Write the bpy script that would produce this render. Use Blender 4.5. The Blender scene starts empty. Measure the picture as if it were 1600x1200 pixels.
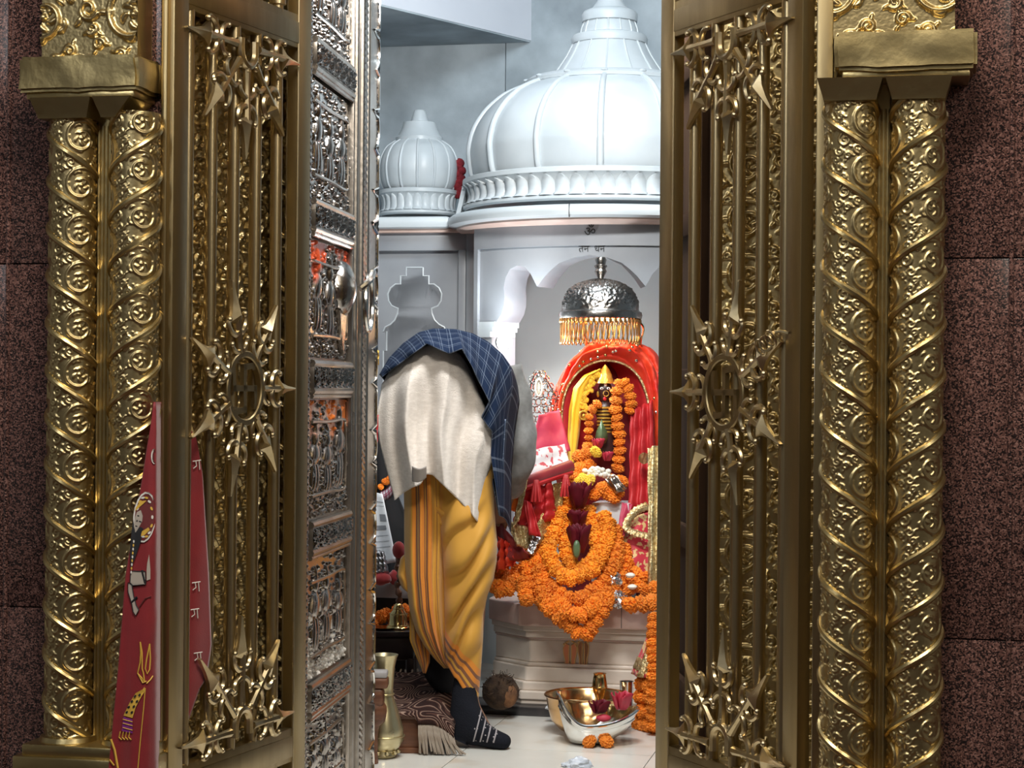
import bpy, bmesh, math, random
import numpy as np
from mathutils import Vector, Matrix, noise as mno

S = bpy.context.scene
COL = S.collection
rnd = random.Random(7)
PI = math.pi
# ------------------------------------------------------------------ camera
F = 3000.0                       # focal length in pixels of the 1600 px wide frame
H = 0.93                         # lens height over the shrine floor
RC = Matrix.Rotation(PI/2 + 7/F, 3, 'X') @ Matrix.Rotation(0.0083, 3, 'Z')
cd = bpy.data.cameras.new('camera'); cam = bpy.data.objects.new('camera', cd); COL.objects.link(cam)
cd.sensor_width = 36.0; cd.lens = 36.0*F/1600; cd.clip_start = 0.05
cam.matrix_world = Matrix.Translation((0, 0, H)) @ RC.to_4x4()
S.camera = cam
# ------------------------------------------------------------------ world and lamps
wd = bpy.data.worlds.new('world'); S.world = wd; wd.use_nodes = True
wd.node_tree.nodes['Background'].inputs[0].default_value = (0.80, 0.88, 1.0, 1)
wd.node_tree.nodes['Background'].inputs[1].default_value = 0.10
def area(name, loc, aim, sx, sy, power, col):
    l = bpy.data.lights.new(name, 'AREA'); l.shape = 'RECTANGLE'; l.size = sx; l.size_y = sy
    l.energy = power; l.color = col
    o = bpy.data.objects.new(name, l); COL.objects.link(o); o.location = loc
    o.rotation_euler = (Vector(aim)-Vector(loc)).to_track_quat('-Z', 'Y').to_euler()
    return o
area('hall_ceiling_lamp', (0.0, 1.75, 2.95), (0.0, 3.0, 1.2), 0.9, 0.35, 42, (1.0, 0.94, 0.84))
area('hall_tube_lamp_a', (-1.5, 0.9, 2.7), (-0.4, 3.3, 1.0), 0.12, 1.3, 20, (0.92, 0.96, 1.0))
area('hall_tube_lamp_b', (1.5, 0.8, 2.7), (0.4, 3.2, 1.0), 0.12, 1.3, 20, (1.0, 0.93, 0.80))
area('hall_far_fill', (0.0, -2.0, 3.1), (0.0, -0.5, 0.8), 2.0, 0.6, 70, (1.0, 0.95, 0.88))  # unseen light added behind the camera to brighten the hall that the metal reflects
area('shrine_ceiling_lamp', (0.20, 4.70, 2.80), (0.30, 6.3, 1.25), 1.2, 0.5, 22, (0.78, 0.91, 1.0))
area('shrine_door_fill', (0.12, 4.15, 2.12), (0.28, 5.9, 0.55), 0.5, 0.15, 29, (0.97, 0.97, 0.95))  # unseen fill added above the doorway inside to brighten niche and altar
vs = S.view_settings
vs.view_transform = 'Standard'; vs.look = 'None'; vs.gamma = 1.0; vs.exposure = 0.22; vs.use_curve_mapping = False

# ------------------------------------------------------------------ pixel helpers (used to read the place off the photo)
def ray(x, y):
    return RC @ Vector(((x-800)/F, -(y-600)/F, -1.0))
def P(x, y, Y):                                   # point on the pixel's ray at depth Y
    d = ray(x, y); t = Y/d.y
    return Vector((d.x*t, Y, H+d.z*t))
ALP = math.radians(12.0); CA, SA = math.cos(ALP), math.sin(ALP); Y0 = 3.2615
def W(u, v, z):                                   # wall frame: u along the doorway wall, v inward
    return Vector((u*CA+v*SA, Y0-u*SA+v*CA, z))
def PW(x, y, v):                                  # ray with the plane v = const -> (u, v, z)
    d = ray(x, y)
    t = (v+Y0*CA)/(d.x*SA+d.y*CA)
    X, Y = d.x*t, d.y*t
    return Vector((X*CA-(Y-Y0)*SA, v, H+d.z*t))
def PWw(x, y, v):
    return W(*PW(x, y, v))

# ------------------------------------------------------------------ materials
MATS = {}
def lin(c):
    return tuple(((a/255)/12.92 if a/255 <= 0.04045 else ((a/255+0.055)/1.055)**2.4) for a in c)
def mat(name, c1, c2=None, rough=0.5, metal=0.0, scale=8.0, bump=0.0, bscale=60.0, rvar=0.0, spec=0.5,
        sheen=0.0, contrast=(0.35, 0.65), stretch=None, detail=5.0, trans=0.0, sss=0.0):
    m = bpy.data.materials.new(name); m.use_nodes = True; nt = m.node_tree; N = nt.nodes; L = nt.links
    b = N['Principled BSDF']
    b.inputs['Base Color'].default_value = (*c1, 1); b.inputs['Roughness'].default_value = rough
    b.inputs['Metallic'].default_value = metal; b.inputs['Specular IOR Level'].default_value = spec
    if sheen: b.inputs['Sheen Weight'].default_value = sheen
    if trans: b.inputs['Transmission Weight'].default_value = trans
    if sss:
        b.inputs['Subsurface Weight'].default_value = sss; b.inputs['Subsurface Radius'].default_value = (0.02, 0.012, 0.006)
    tc = N.new('ShaderNodeTexCoord'); vec = tc.outputs['Object']
    if stretch:
        mp = N.new('ShaderNodeMapping'); L.new(vec, mp.inputs[0]); mp.inputs['Scale'].default_value = stretch; vec = mp.outputs[0]
    if c2 is not None or rvar:
        n = N.new('ShaderNodeTexNoise'); n.inputs['Scale'].default_value = scale; n.inputs['Detail'].default_value = detail
        L.new(vec, n.inputs['Vector'])
        if c2 is not None:
            r = N.new('ShaderNodeValToRGB'); r.color_ramp.elements[0].position = contrast[0]; r.color_ramp.elements[1].position = contrast[1]
            r.color_ramp.elements[0].color = (*c1, 1); r.color_ramp.elements[1].color = (*c2, 1)
            L.new(n.outputs[0], r.inputs[0]); L.new(r.outputs[0], b.inputs['Base Color'])
        if rvar:
            mr = N.new('ShaderNodeMapRange'); mr.inputs['To Min'].default_value = max(0.02, rough-rvar); mr.inputs['To Max'].default_value = rough+rvar
            L.new(n.outputs[0], mr.inputs[0]); L.new(mr.outputs[0], b.inputs['Roughness'])
    if bump:
        n2 = N.new('ShaderNodeTexNoise'); n2.inputs['Scale'].default_value = bscale; n2.inputs['Detail'].default_value = 4
        L.new(vec, n2.inputs['Vector'])
        bp = N.new('ShaderNodeBump'); bp.inputs['Strength'].default_value = bump; bp.inputs['Distance'].default_value = 0.004
        L.new(n2.outputs[0], bp.inputs['Height']); L.new(bp.outputs[0], b.inputs['Normal'])
    MATS[name] = m
    return m
mat('gold', (0.58, 0.45, 0.22), (0.44, 0.34, 0.17), rough=0.34, metal=1, scale=14, rvar=0.08, bump=0.12, bscale=120)
mat('gold_plain', (0.60, 0.46, 0.21), (0.47, 0.37, 0.18), rough=0.33, metal=1, scale=9, rvar=0.10, bump=0.25, bscale=40)
mat('brass_frame', (0.38, 0.29, 0.15), (0.31, 0.235, 0.12), rough=0.40, metal=1, scale=30, rvar=0.08, bump=0.06, bscale=90, stretch=(1, 1, 0.15))
mat('brass_bar', (0.50, 0.39, 0.22), (0.40, 0.31, 0.17), rough=0.33, metal=1, scale=25, rvar=0.06, stretch=(1, 1, 0.1))
mat('brass_orn', (0.62, 0.50, 0.30), (0.50, 0.40, 0.23), rough=0.32, metal=1, scale=40, rvar=0.06)
mat('brass_bright', (0.80, 0.60, 0.27), (0.68, 0.50, 0.22), rough=0.18, metal=1, scale=20, rvar=0.06)
mat('copper_brass', (0.78, 0.50, 0.24), (0.62, 0.38, 0.17), rough=0.20, metal=1, scale=20, rvar=0.06)
mat('silver', (0.50, 0.47, 0.44), (0.34, 0.31, 0.28), rough=0.26, metal=1, scale=12, rvar=0.10, bump=0.15, bscale=120)
mat('silver_plain', (0.46, 0.42, 0.38), (0.33, 0.29, 0.25), rough=0.30, metal=1, scale=9, rvar=0.10, bump=0.2, bscale=50)
mat('silver_bright', (0.86, 0.85, 0.82), (0.76, 0.75, 0.72), rough=0.16, metal=1, scale=20, rvar=0.05)
mat('marble', (0.64, 0.68, 0.70), (0.50, 0.55, 0.58), rough=0.35, scale=6, rvar=0.08, bump=0.05, bscale=30, contrast=(0.3, 0.75))
mat('marble_warm', (0.84, 0.76, 0.67), (0.66, 0.56, 0.47), rough=0.38, scale=7, rvar=0.08, bump=0.06, bscale=40)
mat('marble_pink', (0.74, 0.56, 0.49), (0.60, 0.43, 0.37), rough=0.35, scale=9, rvar=0.08, bump=0.06, bscale=40)
mat('recess_stone', (0.62, 0.68, 0.65), (0.50, 0.56, 0.54), rough=0.45, scale=6)
mat('marble_grey', (0.34, 0.355, 0.38), (0.25, 0.265, 0.29), rough=0.42, scale=4, rvar=0.08, bump=0.05, bscale=30)
mat('plaster', (0.26, 0.30, 0.33), (0.55, 0.62, 0.66), rough=0.55, scale=4.5, bump=0.35, bscale=18, contrast=(0.3, 0.68), detail=10)
mat('white_paint', (0.80, 0.82, 0.88), (0.74, 0.76, 0.83), rough=0.5, scale=3)
mat('niche_white', (0.74, 0.76, 0.76), (0.66, 0.69, 0.70), rough=0.4, scale=4, bump=0.04, bscale=30)
mat('black_stone', (0.02, 0.02, 0.022), (0.045, 0.04, 0.04), rough=0.25, scale=20)
mat('black_paint', (0.008, 0.008, 0.008), rough=0.5)
mat('ceiling', (0.5, 0.52, 0.54), rough=0.8)

def granite():
    m = mat('granite', (0.1, 0.05, 0.04), rough=0.16)
    nt = m.node_tree; N = nt.nodes; L = nt.links; b = N['Principled BSDF']
    tc = N.new('ShaderNodeTexCoord')
    v = N.new('ShaderNodeTexVoronoi'); v.inputs['Scale'].default_value = 430; L.new(tc.outputs['Object'], v.inputs['Vector'])
    sx = N.new('ShaderNodeSeparateColor'); L.new(v.outputs['Color'], sx.inputs[0])
    r = N.new('ShaderNodeValToRGB'); e = r.color_ramp.elements
    e[0].position = 0.0; e[0].color = (0.012, 0.008, 0.008, 1)
    e[1].position = 1.0; e[1].color = (0.26, 0.14, 0.115, 1)
    for p, c in ((0.32, (0.022, 0.013, 0.012, 1)), (0.5, (0.095, 0.045, 0.037, 1)), (0.8, (0.15, 0.072, 0.058, 1))):
        q = e.new(p); q.color = c
    L.new(sx.outputs[0], r.inputs[0]); L.new(r.outputs[0], b.inputs['Base Color'])
granite()
def floor_marble():
    m = mat('floor_marble', (0.74, 0.72, 0.66), (0.66, 0.63, 0.57), rough=0.22, scale=6, rvar=0.08)
    nt = m.node_tree; N = nt.nodes; L = nt.links; b = N['Principled BSDF']
    old = b.inputs['Base Color'].links[0].from_socket
    tc = N.new('ShaderNodeTexCoord'); n = N.new('ShaderNodeTexNoise'); n.inputs['Scale'].default_value = 3.1; n.inputs['Detail'].default_value = 3
    L.new(tc.outputs['Object'], n.inputs['Vector'])
    r = N.new('ShaderNodeValToRGB'); r.color_ramp.elements[0].position = 0.56; r.color_ramp.elements[1].position = 0.72
    r.color_ramp.elements[0].color = (0, 0, 0, 1); r.color_ramp.elements[1].color = (0.7, 0.7, 0.7, 1)
    L.new(n.outputs[0], r.inputs[0])
    mx = N.new('ShaderNodeMix'); mx.data_type = 'RGBA'; L.new(r.outputs[0], mx.inputs['Factor']); L.new(old, mx.inputs['A'])
    mx.inputs['B'].default_value = (0.50, 0.30, 0.13, 1); L.new(mx.outputs['Result'], b.inputs['Base Color'])
floor_marble()

# ------------------------------------------------------------------ mesh helpers
def T3(p): return (p[0], p[1], p[2])
def link_mesh(name, co, faces, material, parent=None, smooth=True, angle=38, mats=None, midx=None):
    co = np.asarray(co, dtype=np.float64).reshape(-1, 3)
    c = (co.min(0)+co.max(0))/2
    me = bpy.data.meshes.new(name)
    if isinstance(faces, np.ndarray):
        nf, k = faces.shape
        me.vertices.add(len(co)); me.vertices.foreach_set('co', (co-c).astype(np.float32).ravel())
        me.loops.add(nf*k); me.loops.foreach_set('vertex_index', faces.astype(np.int32).ravel())
        me.polygons.add(nf); me.polygons.foreach_set('loop_start', np.arange(0, nf*k, k, dtype=np.int32))
        me.update(calc_edges=True)
    else:
        me.from_pydata([tuple(p) for p in (co-c)], [], faces)
    for mm in (mats or [material]): me.materials.append(MATS[mm])
    if midx is not None: me.polygons.foreach_set('material_index', np.asarray(midx, dtype=np.int32))
    if smooth:
        me.polygons.foreach_set('use_smooth', [True]*len(me.polygons))
        if angle and len(me.polygons) < 60000: me.set_sharp_from_angle(angle=math.radians(angle))
    me.update()
    return obj_from(name, me, Vector(c), parent)
def obj_from(name, me, loc, parent=None, rot=None, scale=None):
    o = bpy.data.objects.new(name, me); COL.objects.link(o); o.location = loc
    if rot is not None: o.rotation_euler = rot
    if scale is not None: o.scale = scale if hasattr(scale, '__len__') else (scale,)*3
    if parent is not None: setpar(o, parent)
    return o
def wloc(o):
    l = Vector(o.location); p = o.parent
    if p: l = l + wloc(p)+o.matrix_parent_inverse.translation
    return l
def setpar(o, parent):                            # parents carry no rotation, so only their place is undone
    o.parent = parent; o.matrix_parent_inverse = Matrix.Translation(-wloc(parent))
def tag(o, label=None, cat=None, group=None, kind=None):
    if label: o['label'] = label
    if cat: o['category'] = cat
    if group: o['group'] = group
    if kind: o['kind'] = kind
    return o
def thing(name, label, cat, loc, group=None, kind=None):
    o = bpy.data.objects.new(name, None); COL.objects.link(o); o.location = Vector(loc); o.empty_display_size = 0.05
    return tag(o, label, cat, group, kind)
def struct(o):
    o['kind'] = 'structure'; return o

class MB:
    def __init__(s, xf=None): s.v = []; s.f = []; s.xf = xf or (lambda x, y, z: (x, y, z)); s.m = []; s.cm = 0
    def add(s, vs, fs):
        k = len(s.v); s.v += [T3(s.xf(*p)) for p in vs]; s.f += [tuple(i+k for i in f) for f in fs]; s.m += [s.cm]*len(fs)
    def box(s, a, b):
        x0, y0, z0 = a; x1, y1, z1 = b
        s.add([(x0, y0, z0), (x1, y0, z0), (x1, y1, z0), (x0, y1, z0), (x0, y0, z1), (x1, y0, z1), (x1, y1, z1), (x0, y1, z1)],
              [(0, 3, 2, 1), (4, 5, 6, 7), (0, 1, 5, 4), (1, 2, 6, 5), (2, 3, 7, 6), (3, 0, 4, 7)])
    def cbox(s, a, b, c):                          # box with chamfered edges
        x0, y0, z0 = a; x1, y1, z1 = b
        bm = bmesh.new(); bmesh.ops.create_cube(bm, size=1)
        for q in bm.verts:
            q.co = ((x0+x1)/2+q.co.x*(x1-x0), (y0+y1)/2+q.co.y*(y1-y0), (z0+z1)/2+q.co.z*(z1-z0))
        bmesh.ops.bevel(bm, geom=bm.edges[:]+bm.verts[:], offset=c, segments=2, affect='EDGES', profile=0.5)
        s.addbm(bm)
    def addbm(s, bm):
        bm.verts.index_update(); s.add([tuple(q.co) for q in bm.verts], [tuple(q.index for q in f.verts) for f in bm.faces]); bm.free()
    def tube(s, pts, r, n=8, closed=False, caps=True, flat=1.0):
        pts = [Vector(p) for p in pts]; m = len(pts)
        rs = r if hasattr(r, '__len__') else [r]*m
        vs = []; fs = []; up = None
        for i in range(m):
            a = pts[(i-1) % m] if (closed or i > 0) else pts[i]
            b = pts[(i+1) % m] if (closed or i < m-1) else pts[i]
            t = (b-a)
            if t.length < 1e-9: t = Vector((0, 0, 1))
            t.normalize()
            if up is None: up = Vector((0, 0, 1)) if abs(t.z) < 0.9 else Vector((1, 0, 0))
            nx = up - t*up.dot(t)
            if nx.length < 1e-6: nx = t.orthogonal()
            nx.normalize(); up = nx; ny = t.cross(nx)
            for k in range(n):
                an = 2*PI*k/n
                vs.append(pts[i]+nx*(math.cos(an)*rs[i])+ny*(math.sin(an)*rs[i]*flat))
        for i in range(m if closed else m-1):
            j = (i+1) % m
            for k in range(n):
                l = (k+1) % n
                fs.append((i*n+k, i*n+l, j*n+l, j*n+k))
        if not closed and caps:
            fs.append(tuple(range(n-1, -1, -1))); fs.append(tuple((m-1)*n+k for k in range(n)))
        s.add(vs, fs)
    def lathe(s, prof, c=(0, 0, 0), n=24, a0=0.0, a1=2*PI, rfun=None, caps=True):
        full = abs(a1-a0-2*PI) < 1e-6; m = len(prof); cols = n if full else n+1; vs = []; fs = []
        for k in range(cols):
            an = a0+(a1-a0)*k/n
            for (r, z) in prof:
                rr = r*(rfun(an, z) if rfun else 1.0)
                vs.append((c[0]+math.cos(an)*rr, c[1]+math.sin(an)*rr, c[2]+z))
        for k in range(n):
            l = (k+1) % cols
            for i in range(m-1):
                fs.append((k*m+i, l*m+i, l*m+i+1, k*m+i+1))
        if full and caps:
            if prof[0][0] > 1e-6: fs.append(tuple(k*m for k in range(n-1, -1, -1)))
            if prof[-1][0] > 1e-6: fs.append(tuple(k*m+m-1 for k in range(n)))
        s.add(vs, fs)
    def ball(s, c, r, nu=10, nv=7):
        r = r if hasattr(r, '__len__') else (r, r, r); vs = []; fs = []
        vs.append((c[0], c[1], c[2]-r[2]))
        for j in range(1, nv):
            b = -PI/2+PI*j/nv
            for k in range(nu):
                a = 2*PI*k/nu; vs.append((c[0]+r[0]*math.cos(a)*math.cos(b), c[1]+r[1]*math.sin(a)*math.cos(b), c[2]+r[2]*math.sin(b)))
        vs.append((c[0], c[1], c[2]+r[2])); e = len(vs)-1
        for k in range(nu):
            l = (k+1) % nu
            fs.append((0, 1+l, 1+k)); fs.append((e, e-nu+k, e-nu+l))
            for j in range(nv-2): fs.append((1+j*nu+k, 1+j*nu+l, 1+(j+1)*nu+l, 1+(j+1)*nu+k))
        s.add(vs, fs)
    def prism(s, poly, h0, h1, mp=None):           # poly in (a, b); mp(a, b, h) -> xyz
        mp = mp or (lambda a, b, h: (a, b, h)); n = len(poly)
        vs = [mp(a, b, h0) for a, b in poly]+[mp(a, b, h1) for a, b in poly]
        fs = [tuple(range(n-1, -1, -1)), tuple(range(n, 2*n))]+[(i, (i+1) % n, n+(i+1) % n, n+i) for i in range(n)]
        s.add(vs, fs)
    def grid(s, nu, nv, fn, cu=False, cv=False):
        vs = [fn(i/(nu if cu else nu-1), j/(nv if cv else nv-1)) for j in range(nv) for i in range(nu)]
        fs = [(j*nu+i, j*nu+(i+1) % nu, ((j+1) % nv)*nu+(i+1) % nu, ((j+1) % nv)*nu+i) for j in range(nv if cv else nv-1) for i in range(nu if cu else nu-1)]
        s.add(vs, fs)
    def build(s, name, material, parent=None, smooth=True, angle=38, mats=None):
        o = link_mesh(name, s.v, s.f, material, parent, smooth, angle, mats, s.m if mats else None)
        return o
def fixn(o):
    bm = bmesh.new(); bm.from_mesh(o.data); bmesh.ops.recalc_face_normals(bm, faces=bm.faces[:]); bm.to_mesh(o.data); bm.free(); o.data.update(); return o
def solid(o, t, off=-1.0):                         # thickness for cloth
    m = o.modifiers.new('thickness', 'SOLIDIFY'); m.thickness = t; m.offset = off; return o
def subsurf(o, n=1):
    m = o.modifiers.new('smooth', 'SUBSURF'); m.levels = n; m.render_levels = n; return o
def catmull(pts, n=8, closed=False):
    pts = [Vector(p) for p in pts]; m = len(pts); out = []
    rng = m if closed else m-1
    for i in range(rng):
        p0 = pts[(i-1) % m] if closed or i > 0 else pts[0]*2-pts[1]
        p1 = pts[i]; p2 = pts[(i+1) % m]
        p3 = pts[(i+2) % m] if closed or i+2 < m else pts[m-1]*2-pts[m-2]
        for k in range(n):
            t = k/n
            out.append(0.5*((2*p1)+(p2-p0)*t+(2*p0-5*p1+4*p2-p3)*t*t+(3*p1-p0-3*p2+p3)*t**3))
    if not closed: out.append(pts[-1])
    return out
def interp(pts, t):                                # piecewise-linear y(t) over sorted (t, y)
    return float(np.interp(t, [p[0] for p in pts], [p[1] for p in pts]))
# ------------------------------------------------------------------ hammered relief (height maps turned into real geometry)
def make_tile(tw, th, shear, nx, ny, seed, lw=0.042, kind=0):
    R = np.random.RandomState(seed)
    curves = []
    def spiral(cx, cy, r0, r1, a0, turns, w, amp, sgn=1):
        t = np.linspace(0, 1, 90); r = r0*(1-t)+r1*t; a = a0+sgn*turns*2*PI*t
        curves.append((cx+r*np.cos(a), cy+r*np.sin(a), w*(1-0.45*t), amp+0*t))
    def leaf(cx, cy, a, l, w, amp, bend=0.8):
        t = np.linspace(0, 1, 22); aa = a+bend*t
        x = cx+np.cumsum(np.cos(aa))*l/22; y = cy+np.cumsum(np.sin(aa))*l/22
        curves.append((x, y, w*np.sin(PI*np.clip(t*0.92+0.06, 0, 1))+0.002*0, amp*(1-0.3*t)))
    s = th; cx, cy = 0.52*tw, 0.5*s-shear*0.52*tw
    spiral(cx, cy, 0.40*s, 0.13*s, 0.5, 1.2, lw*s, 1.0)
    for k in range(5):
        a = 0.4+k*1.26; leaf(cx+0.07*s*math.cos(a), cy+0.07*s*math.sin(a), a+0.5, 0.15*s, 0.034*s, 0.8, 1.6)
    curves.append((np.array([cx]), np.array([cy]), np.array([0.045*s]), np.array([1.0])))
    for k in range(9):
        a = 0.9+k*0.66; leaf(cx+0.26*s*math.cos(a), cy+0.26*s*math.sin(a), a+(0.9 if k % 2 else -0.9), 0.13*s, 0.034*s, 0.8, 1.3 if k % 2 else -1.2)
    # fill the ground with small tendrils and leaves
    placed = [(cx, cy, 0.44*s)]
    for t_ in range(160):
        aa, bb = R.rand(), R.rand(); x = aa*tw; y = bb*th-shear*x; r = s*R.choice([0.15, 0.11, 0.085])
        ok = True
        for (qx, qy, qr) in placed:
            for i in (-1, 0, 1):
                for j in (-1, 0, 1):
                    if math.hypot(x-qx-i*tw, y-qy-j*th+i*shear*tw) < (r+qr)*0.93: ok = False
        if ok:
            placed.append((x, y, r)); sg = 1 if R.rand() < 0.5 else -1; a0 = R.rand()*6
            spiral(x, y, r*0.86, r*0.2, a0, 1.25, lw*0.72*s, 0.85, sg)
            for k in range(3): leaf(x+r*0.9*math.cos(a0+k*2.1), y+r*0.9*math.sin(a0+k*2.1), a0+k*2.1-sg*0.8, r*0.9, r*0.22, 0.65, sg*1.0)
    a, b = np.meshgrid((np.arange(nx)+0.5)/nx, (np.arange(ny)+0.5)/ny)
    px = a*tw; py = b*th-shear*px
    h = np.zeros_like(px)
    for (x, y, w, amp) in curves:
        for i in (-1, 0, 1):
            for j in (-1, 0, 1):
                ox, oy = i*tw, j*th-i*shear*tw
                for k in range(0, len(x)):
                    d2 = ((px-x[k]-ox)**2+(py-y[k]-oy)**2)/max(w[k], 1e-4)**2
                    q = d2 < 1
                    if q.any(): h[q] = np.maximum(h[q], amp[k]*np.sqrt(1-d2[q]))
    h += 0.05*R.rand(*h.shape)
    return h
def samp(tile, a, b):
    ny, nx = tile.shape
    x = (a % 1.0)*nx-0.5; y = (b % 1.0)*ny-0.5
    x0 = np.floor(x).astype(int); y0 = np.floor(y).astype(int); fx = x-x0; fy = y-y0
    g = lambda i, j: tile[j % ny, i % nx]
    return (g(x0, y0)*(1-fx)+g(x0+1, y0)*fx)*(1-fy)+(g(x0, y0+1)*(1-fx)+g(x0+1, y0+1)*fx)*fy
def gridfaces(nu, nv, closed=False):
    i = np.arange(nu if closed else nu-1); j = np.arange(nv-1)
    I, J = np.meshgrid(i, j); I2 = (I+1) % nu
    return np.stack([J*nu+I, J*nu+I2, (J+1)*nu+I2, (J+1)*nu+I], -1).reshape(-1, 4)
def patch(name, material, mp, w, h, step, hfun, parent=None):
    """relief sheet: mp(a, b, height arrays) -> x, y, z arrays; hfun(a, b) -> height"""
    nu = max(2, int(w/step)+1); nv = max(2, int(h/step)+1)
    A, B = np.meshgrid(np.linspace(0, w, nu), np.linspace(0, h, nv))
    Hh = hfun(A, B)
    X, Y, Z = mp(A, B, Hh)
    return link_mesh(name, np.stack([X, Y, Z], -1).reshape(-1, 3), gridfaces(nu, nv), material, parent, angle=0)
def Wv(u, v, z): return (u*CA+v*SA, Y0-u*SA+v*CA, z+0*u)

CR = 0.0425                                        # column radius
TH = 0.083; SH = 2*TH/(2*PI*CR)
TILE_C = make_tile(2*PI*CR/3, TH, SH, 78, 74, 3)
TILE_P = make_tile(0.15, 0.13, 0.0, 100, 88, 5)

# ------------------------------------------------------------------ shell
uL = PW(252, 600, 0.0).x; uR = PW(1299, 600, 0.0).x
VB = 3.45                                          # back wall of the shrine
ZC = 2.95
def wbox(name, a, b, m, parent=None, ch=0.0):
    q = MB(W)
    if ch: q.cbox(a, b, ch)
    else: q.box(a, b)
    return q.build(name, m, parent, angle=30)
struct(wbox('floor', (-2.2, -0.02, -0.10), (2.4, 3.9, -0.012), 'marble_grey'))
fl = [o for o in COL.objects if o.name == 'floor'][0]
ti = 0
for i in range(-4, 5):
    for j in range(0, 7):
        u0 = 0.02+i*0.48; v0 = -0.02+j*0.56
        if u0 < -2.2: continue
        wbox('floor_tile', (u0+0.001, v0+0.001, -0.02), (u0+0.479, v0+0.559, 0.0), 'floor_marble', fl)
struct(wbox('floor_hall', (-3.4, -4.6, -0.60), (3.4, -0.02, -0.50), 'granite'))
struct(wbox('trim_step', (-1.0, -0.28, -0.50), (1.1, -0.02, -0.25), 'granite'))
struct(wbox('ceiling', (-2.2, 0.5, ZC), (2.4, 3.9, ZC+0.1), 'ceiling'))
struct(wbox('ceiling_hall', (-3.4, -4.6, 3.3), (3.4, 0.0, 3.4), 'ceiling'))
wall_l = struct(wbox('wall_left', (-3.4, 0.034, -0.5), (uL-0.004, 0.62, 3.3), 'granite'))
wall_r = struct(wbox('wall_right', (uR+0.004, 0.034, -0.5), (3.4, 0.62, 3.3), 'granite'))
struct(wbox('wall_lintel', (uL-0.004, 0.03, 2.42), (uR+0.004, 0.62, 3.3), 'granite'))
struct(wbox('wall_back', (-2.2, VB, 0), (2.4, VB+0.1, ZC), 'plaster'))
struct(wbox('wall_shrine_left', (-2.2, 0.62, 0), (-2.1, VB, ZC), 'plaster'))
struct(wbox('wall_shrine_right', (2.3, 0.62, 0), (2.4, VB, ZC), 'plaster'))
struct(wbox('wall_hall_left', (-3.5, -4.6, -0.5), (-3.4, 0.03, 3.3), 'ceiling'))
struct(wbox('wall_hall_right', (3.4, -4.6, -0.5), (3.5, 0.03, 3.3), 'ceiling'))
struct(wbox('wall_hall_back', (-3.4, -4.7, -0.5), (3.4, -4.6, 3.3), 'ceiling'))
# polished slabs on the doorway wall
zs = PW(30, 412, 0.02).z
for side, us, w in ((wall_l, PW(11, 600, 0.02).x, -1), (wall_r, PW(1579, 600, 0.02).x, 1)):
    edge = uL-0.012 if w < 0 else uR+0.012
    cuts = [edge, us, us+w*0.62, us+w*1.24]
    for a, b in zip(cuts, cuts[1:]):
        lo, hi = sorted((a, b))
        for k in range(-3, 4):
            wbox('granite_slab', (lo+0.0013, 0.02, zs+k*0.62+0.001), (hi-0.0013, 0.034, zs+(k+1)*0.62-0.001), 'granite', side, 0.0012)
# narrow rounded moulding that covers the upright slab joint
for n, (x, sd) in enumerate(((11, wall_l), (1579, wall_r))):
    q = MB(W); u0 = PW(x, 600, 0.02).x
    q.tube([(u0, 0.02, -0.5), (u0, 0.02, 3.28)], 0.0042, 8); q.build('joint_moulding', 'granite', sd)

# ------------------------------------------------------------------ twin columns
def shaft_mesh(Lz, sgn):
    nu, nv = 216, int(Lz/0.00125)
    t = np.arange(nu)/nu*2*PI; z = np.linspace(0, Lz, nv)
    Tt, Z = np.meshgrid(t, z)
    a = 3*Tt/(2*PI); w = (Z+SH*CR*Tt)/TH
    h = samp(TILE_C, a, w)
    r = CR-0.0014+0.0025*h
    ang = sgn*Tt
    co = np.stack([r*np.cos(ang), r*np.sin(ang), Z], -1).reshape(-1, 3)
    fc = gridfaces(nu, nv, True)
    if sgn < 0: fc = fc[:, ::-1]
    return co, fc
def band_pts(Lz, sgn, start):
    pts = []; n = int(Lz/0.0035)
    for i in range(n+1):
        z = Lz*i/n; t = (start*TH-z)/(SH*CR)+0.0
        pts.append((math.cos(sgn*t)*(CR-0.0005), math.sin(sgn*t)*(CR-0.0005), z))
    return pts
ZB, ZT = 0.299, 1.408
LZ = ZT-ZB
SHAFT = {}
def column(pu, pv, sgn, label, parent):
    base = W(pu, pv, ZB)
    if sgn not in SHAFT:
        co, fc = shaft_mesh(LZ, sgn); o = link_mesh('shaft', co, fc, 'gold', None, angle=0); off = Vector(o.location)
        ms = [o.data]
        for k in (0, 1):
            q = MB(); q.tube(band_pts(LZ, sgn, k), 0.0058, 8); b = q.build('spiral_band', 'gold_plain'); ms.append((b.data, Vector(b.location))); bpy.data.objects.remove(b)
        bpy.data.objects.remove(o); SHAFT[sgn] = (ms[0], off, ms[1:])
    me, off, bands = SHAFT[sgn]
    sh = obj_from('shaft', me, base+off, parent)
    for bm_, bo in bands: obj_from('spiral_band', bm_, base+bo, sh)
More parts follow.
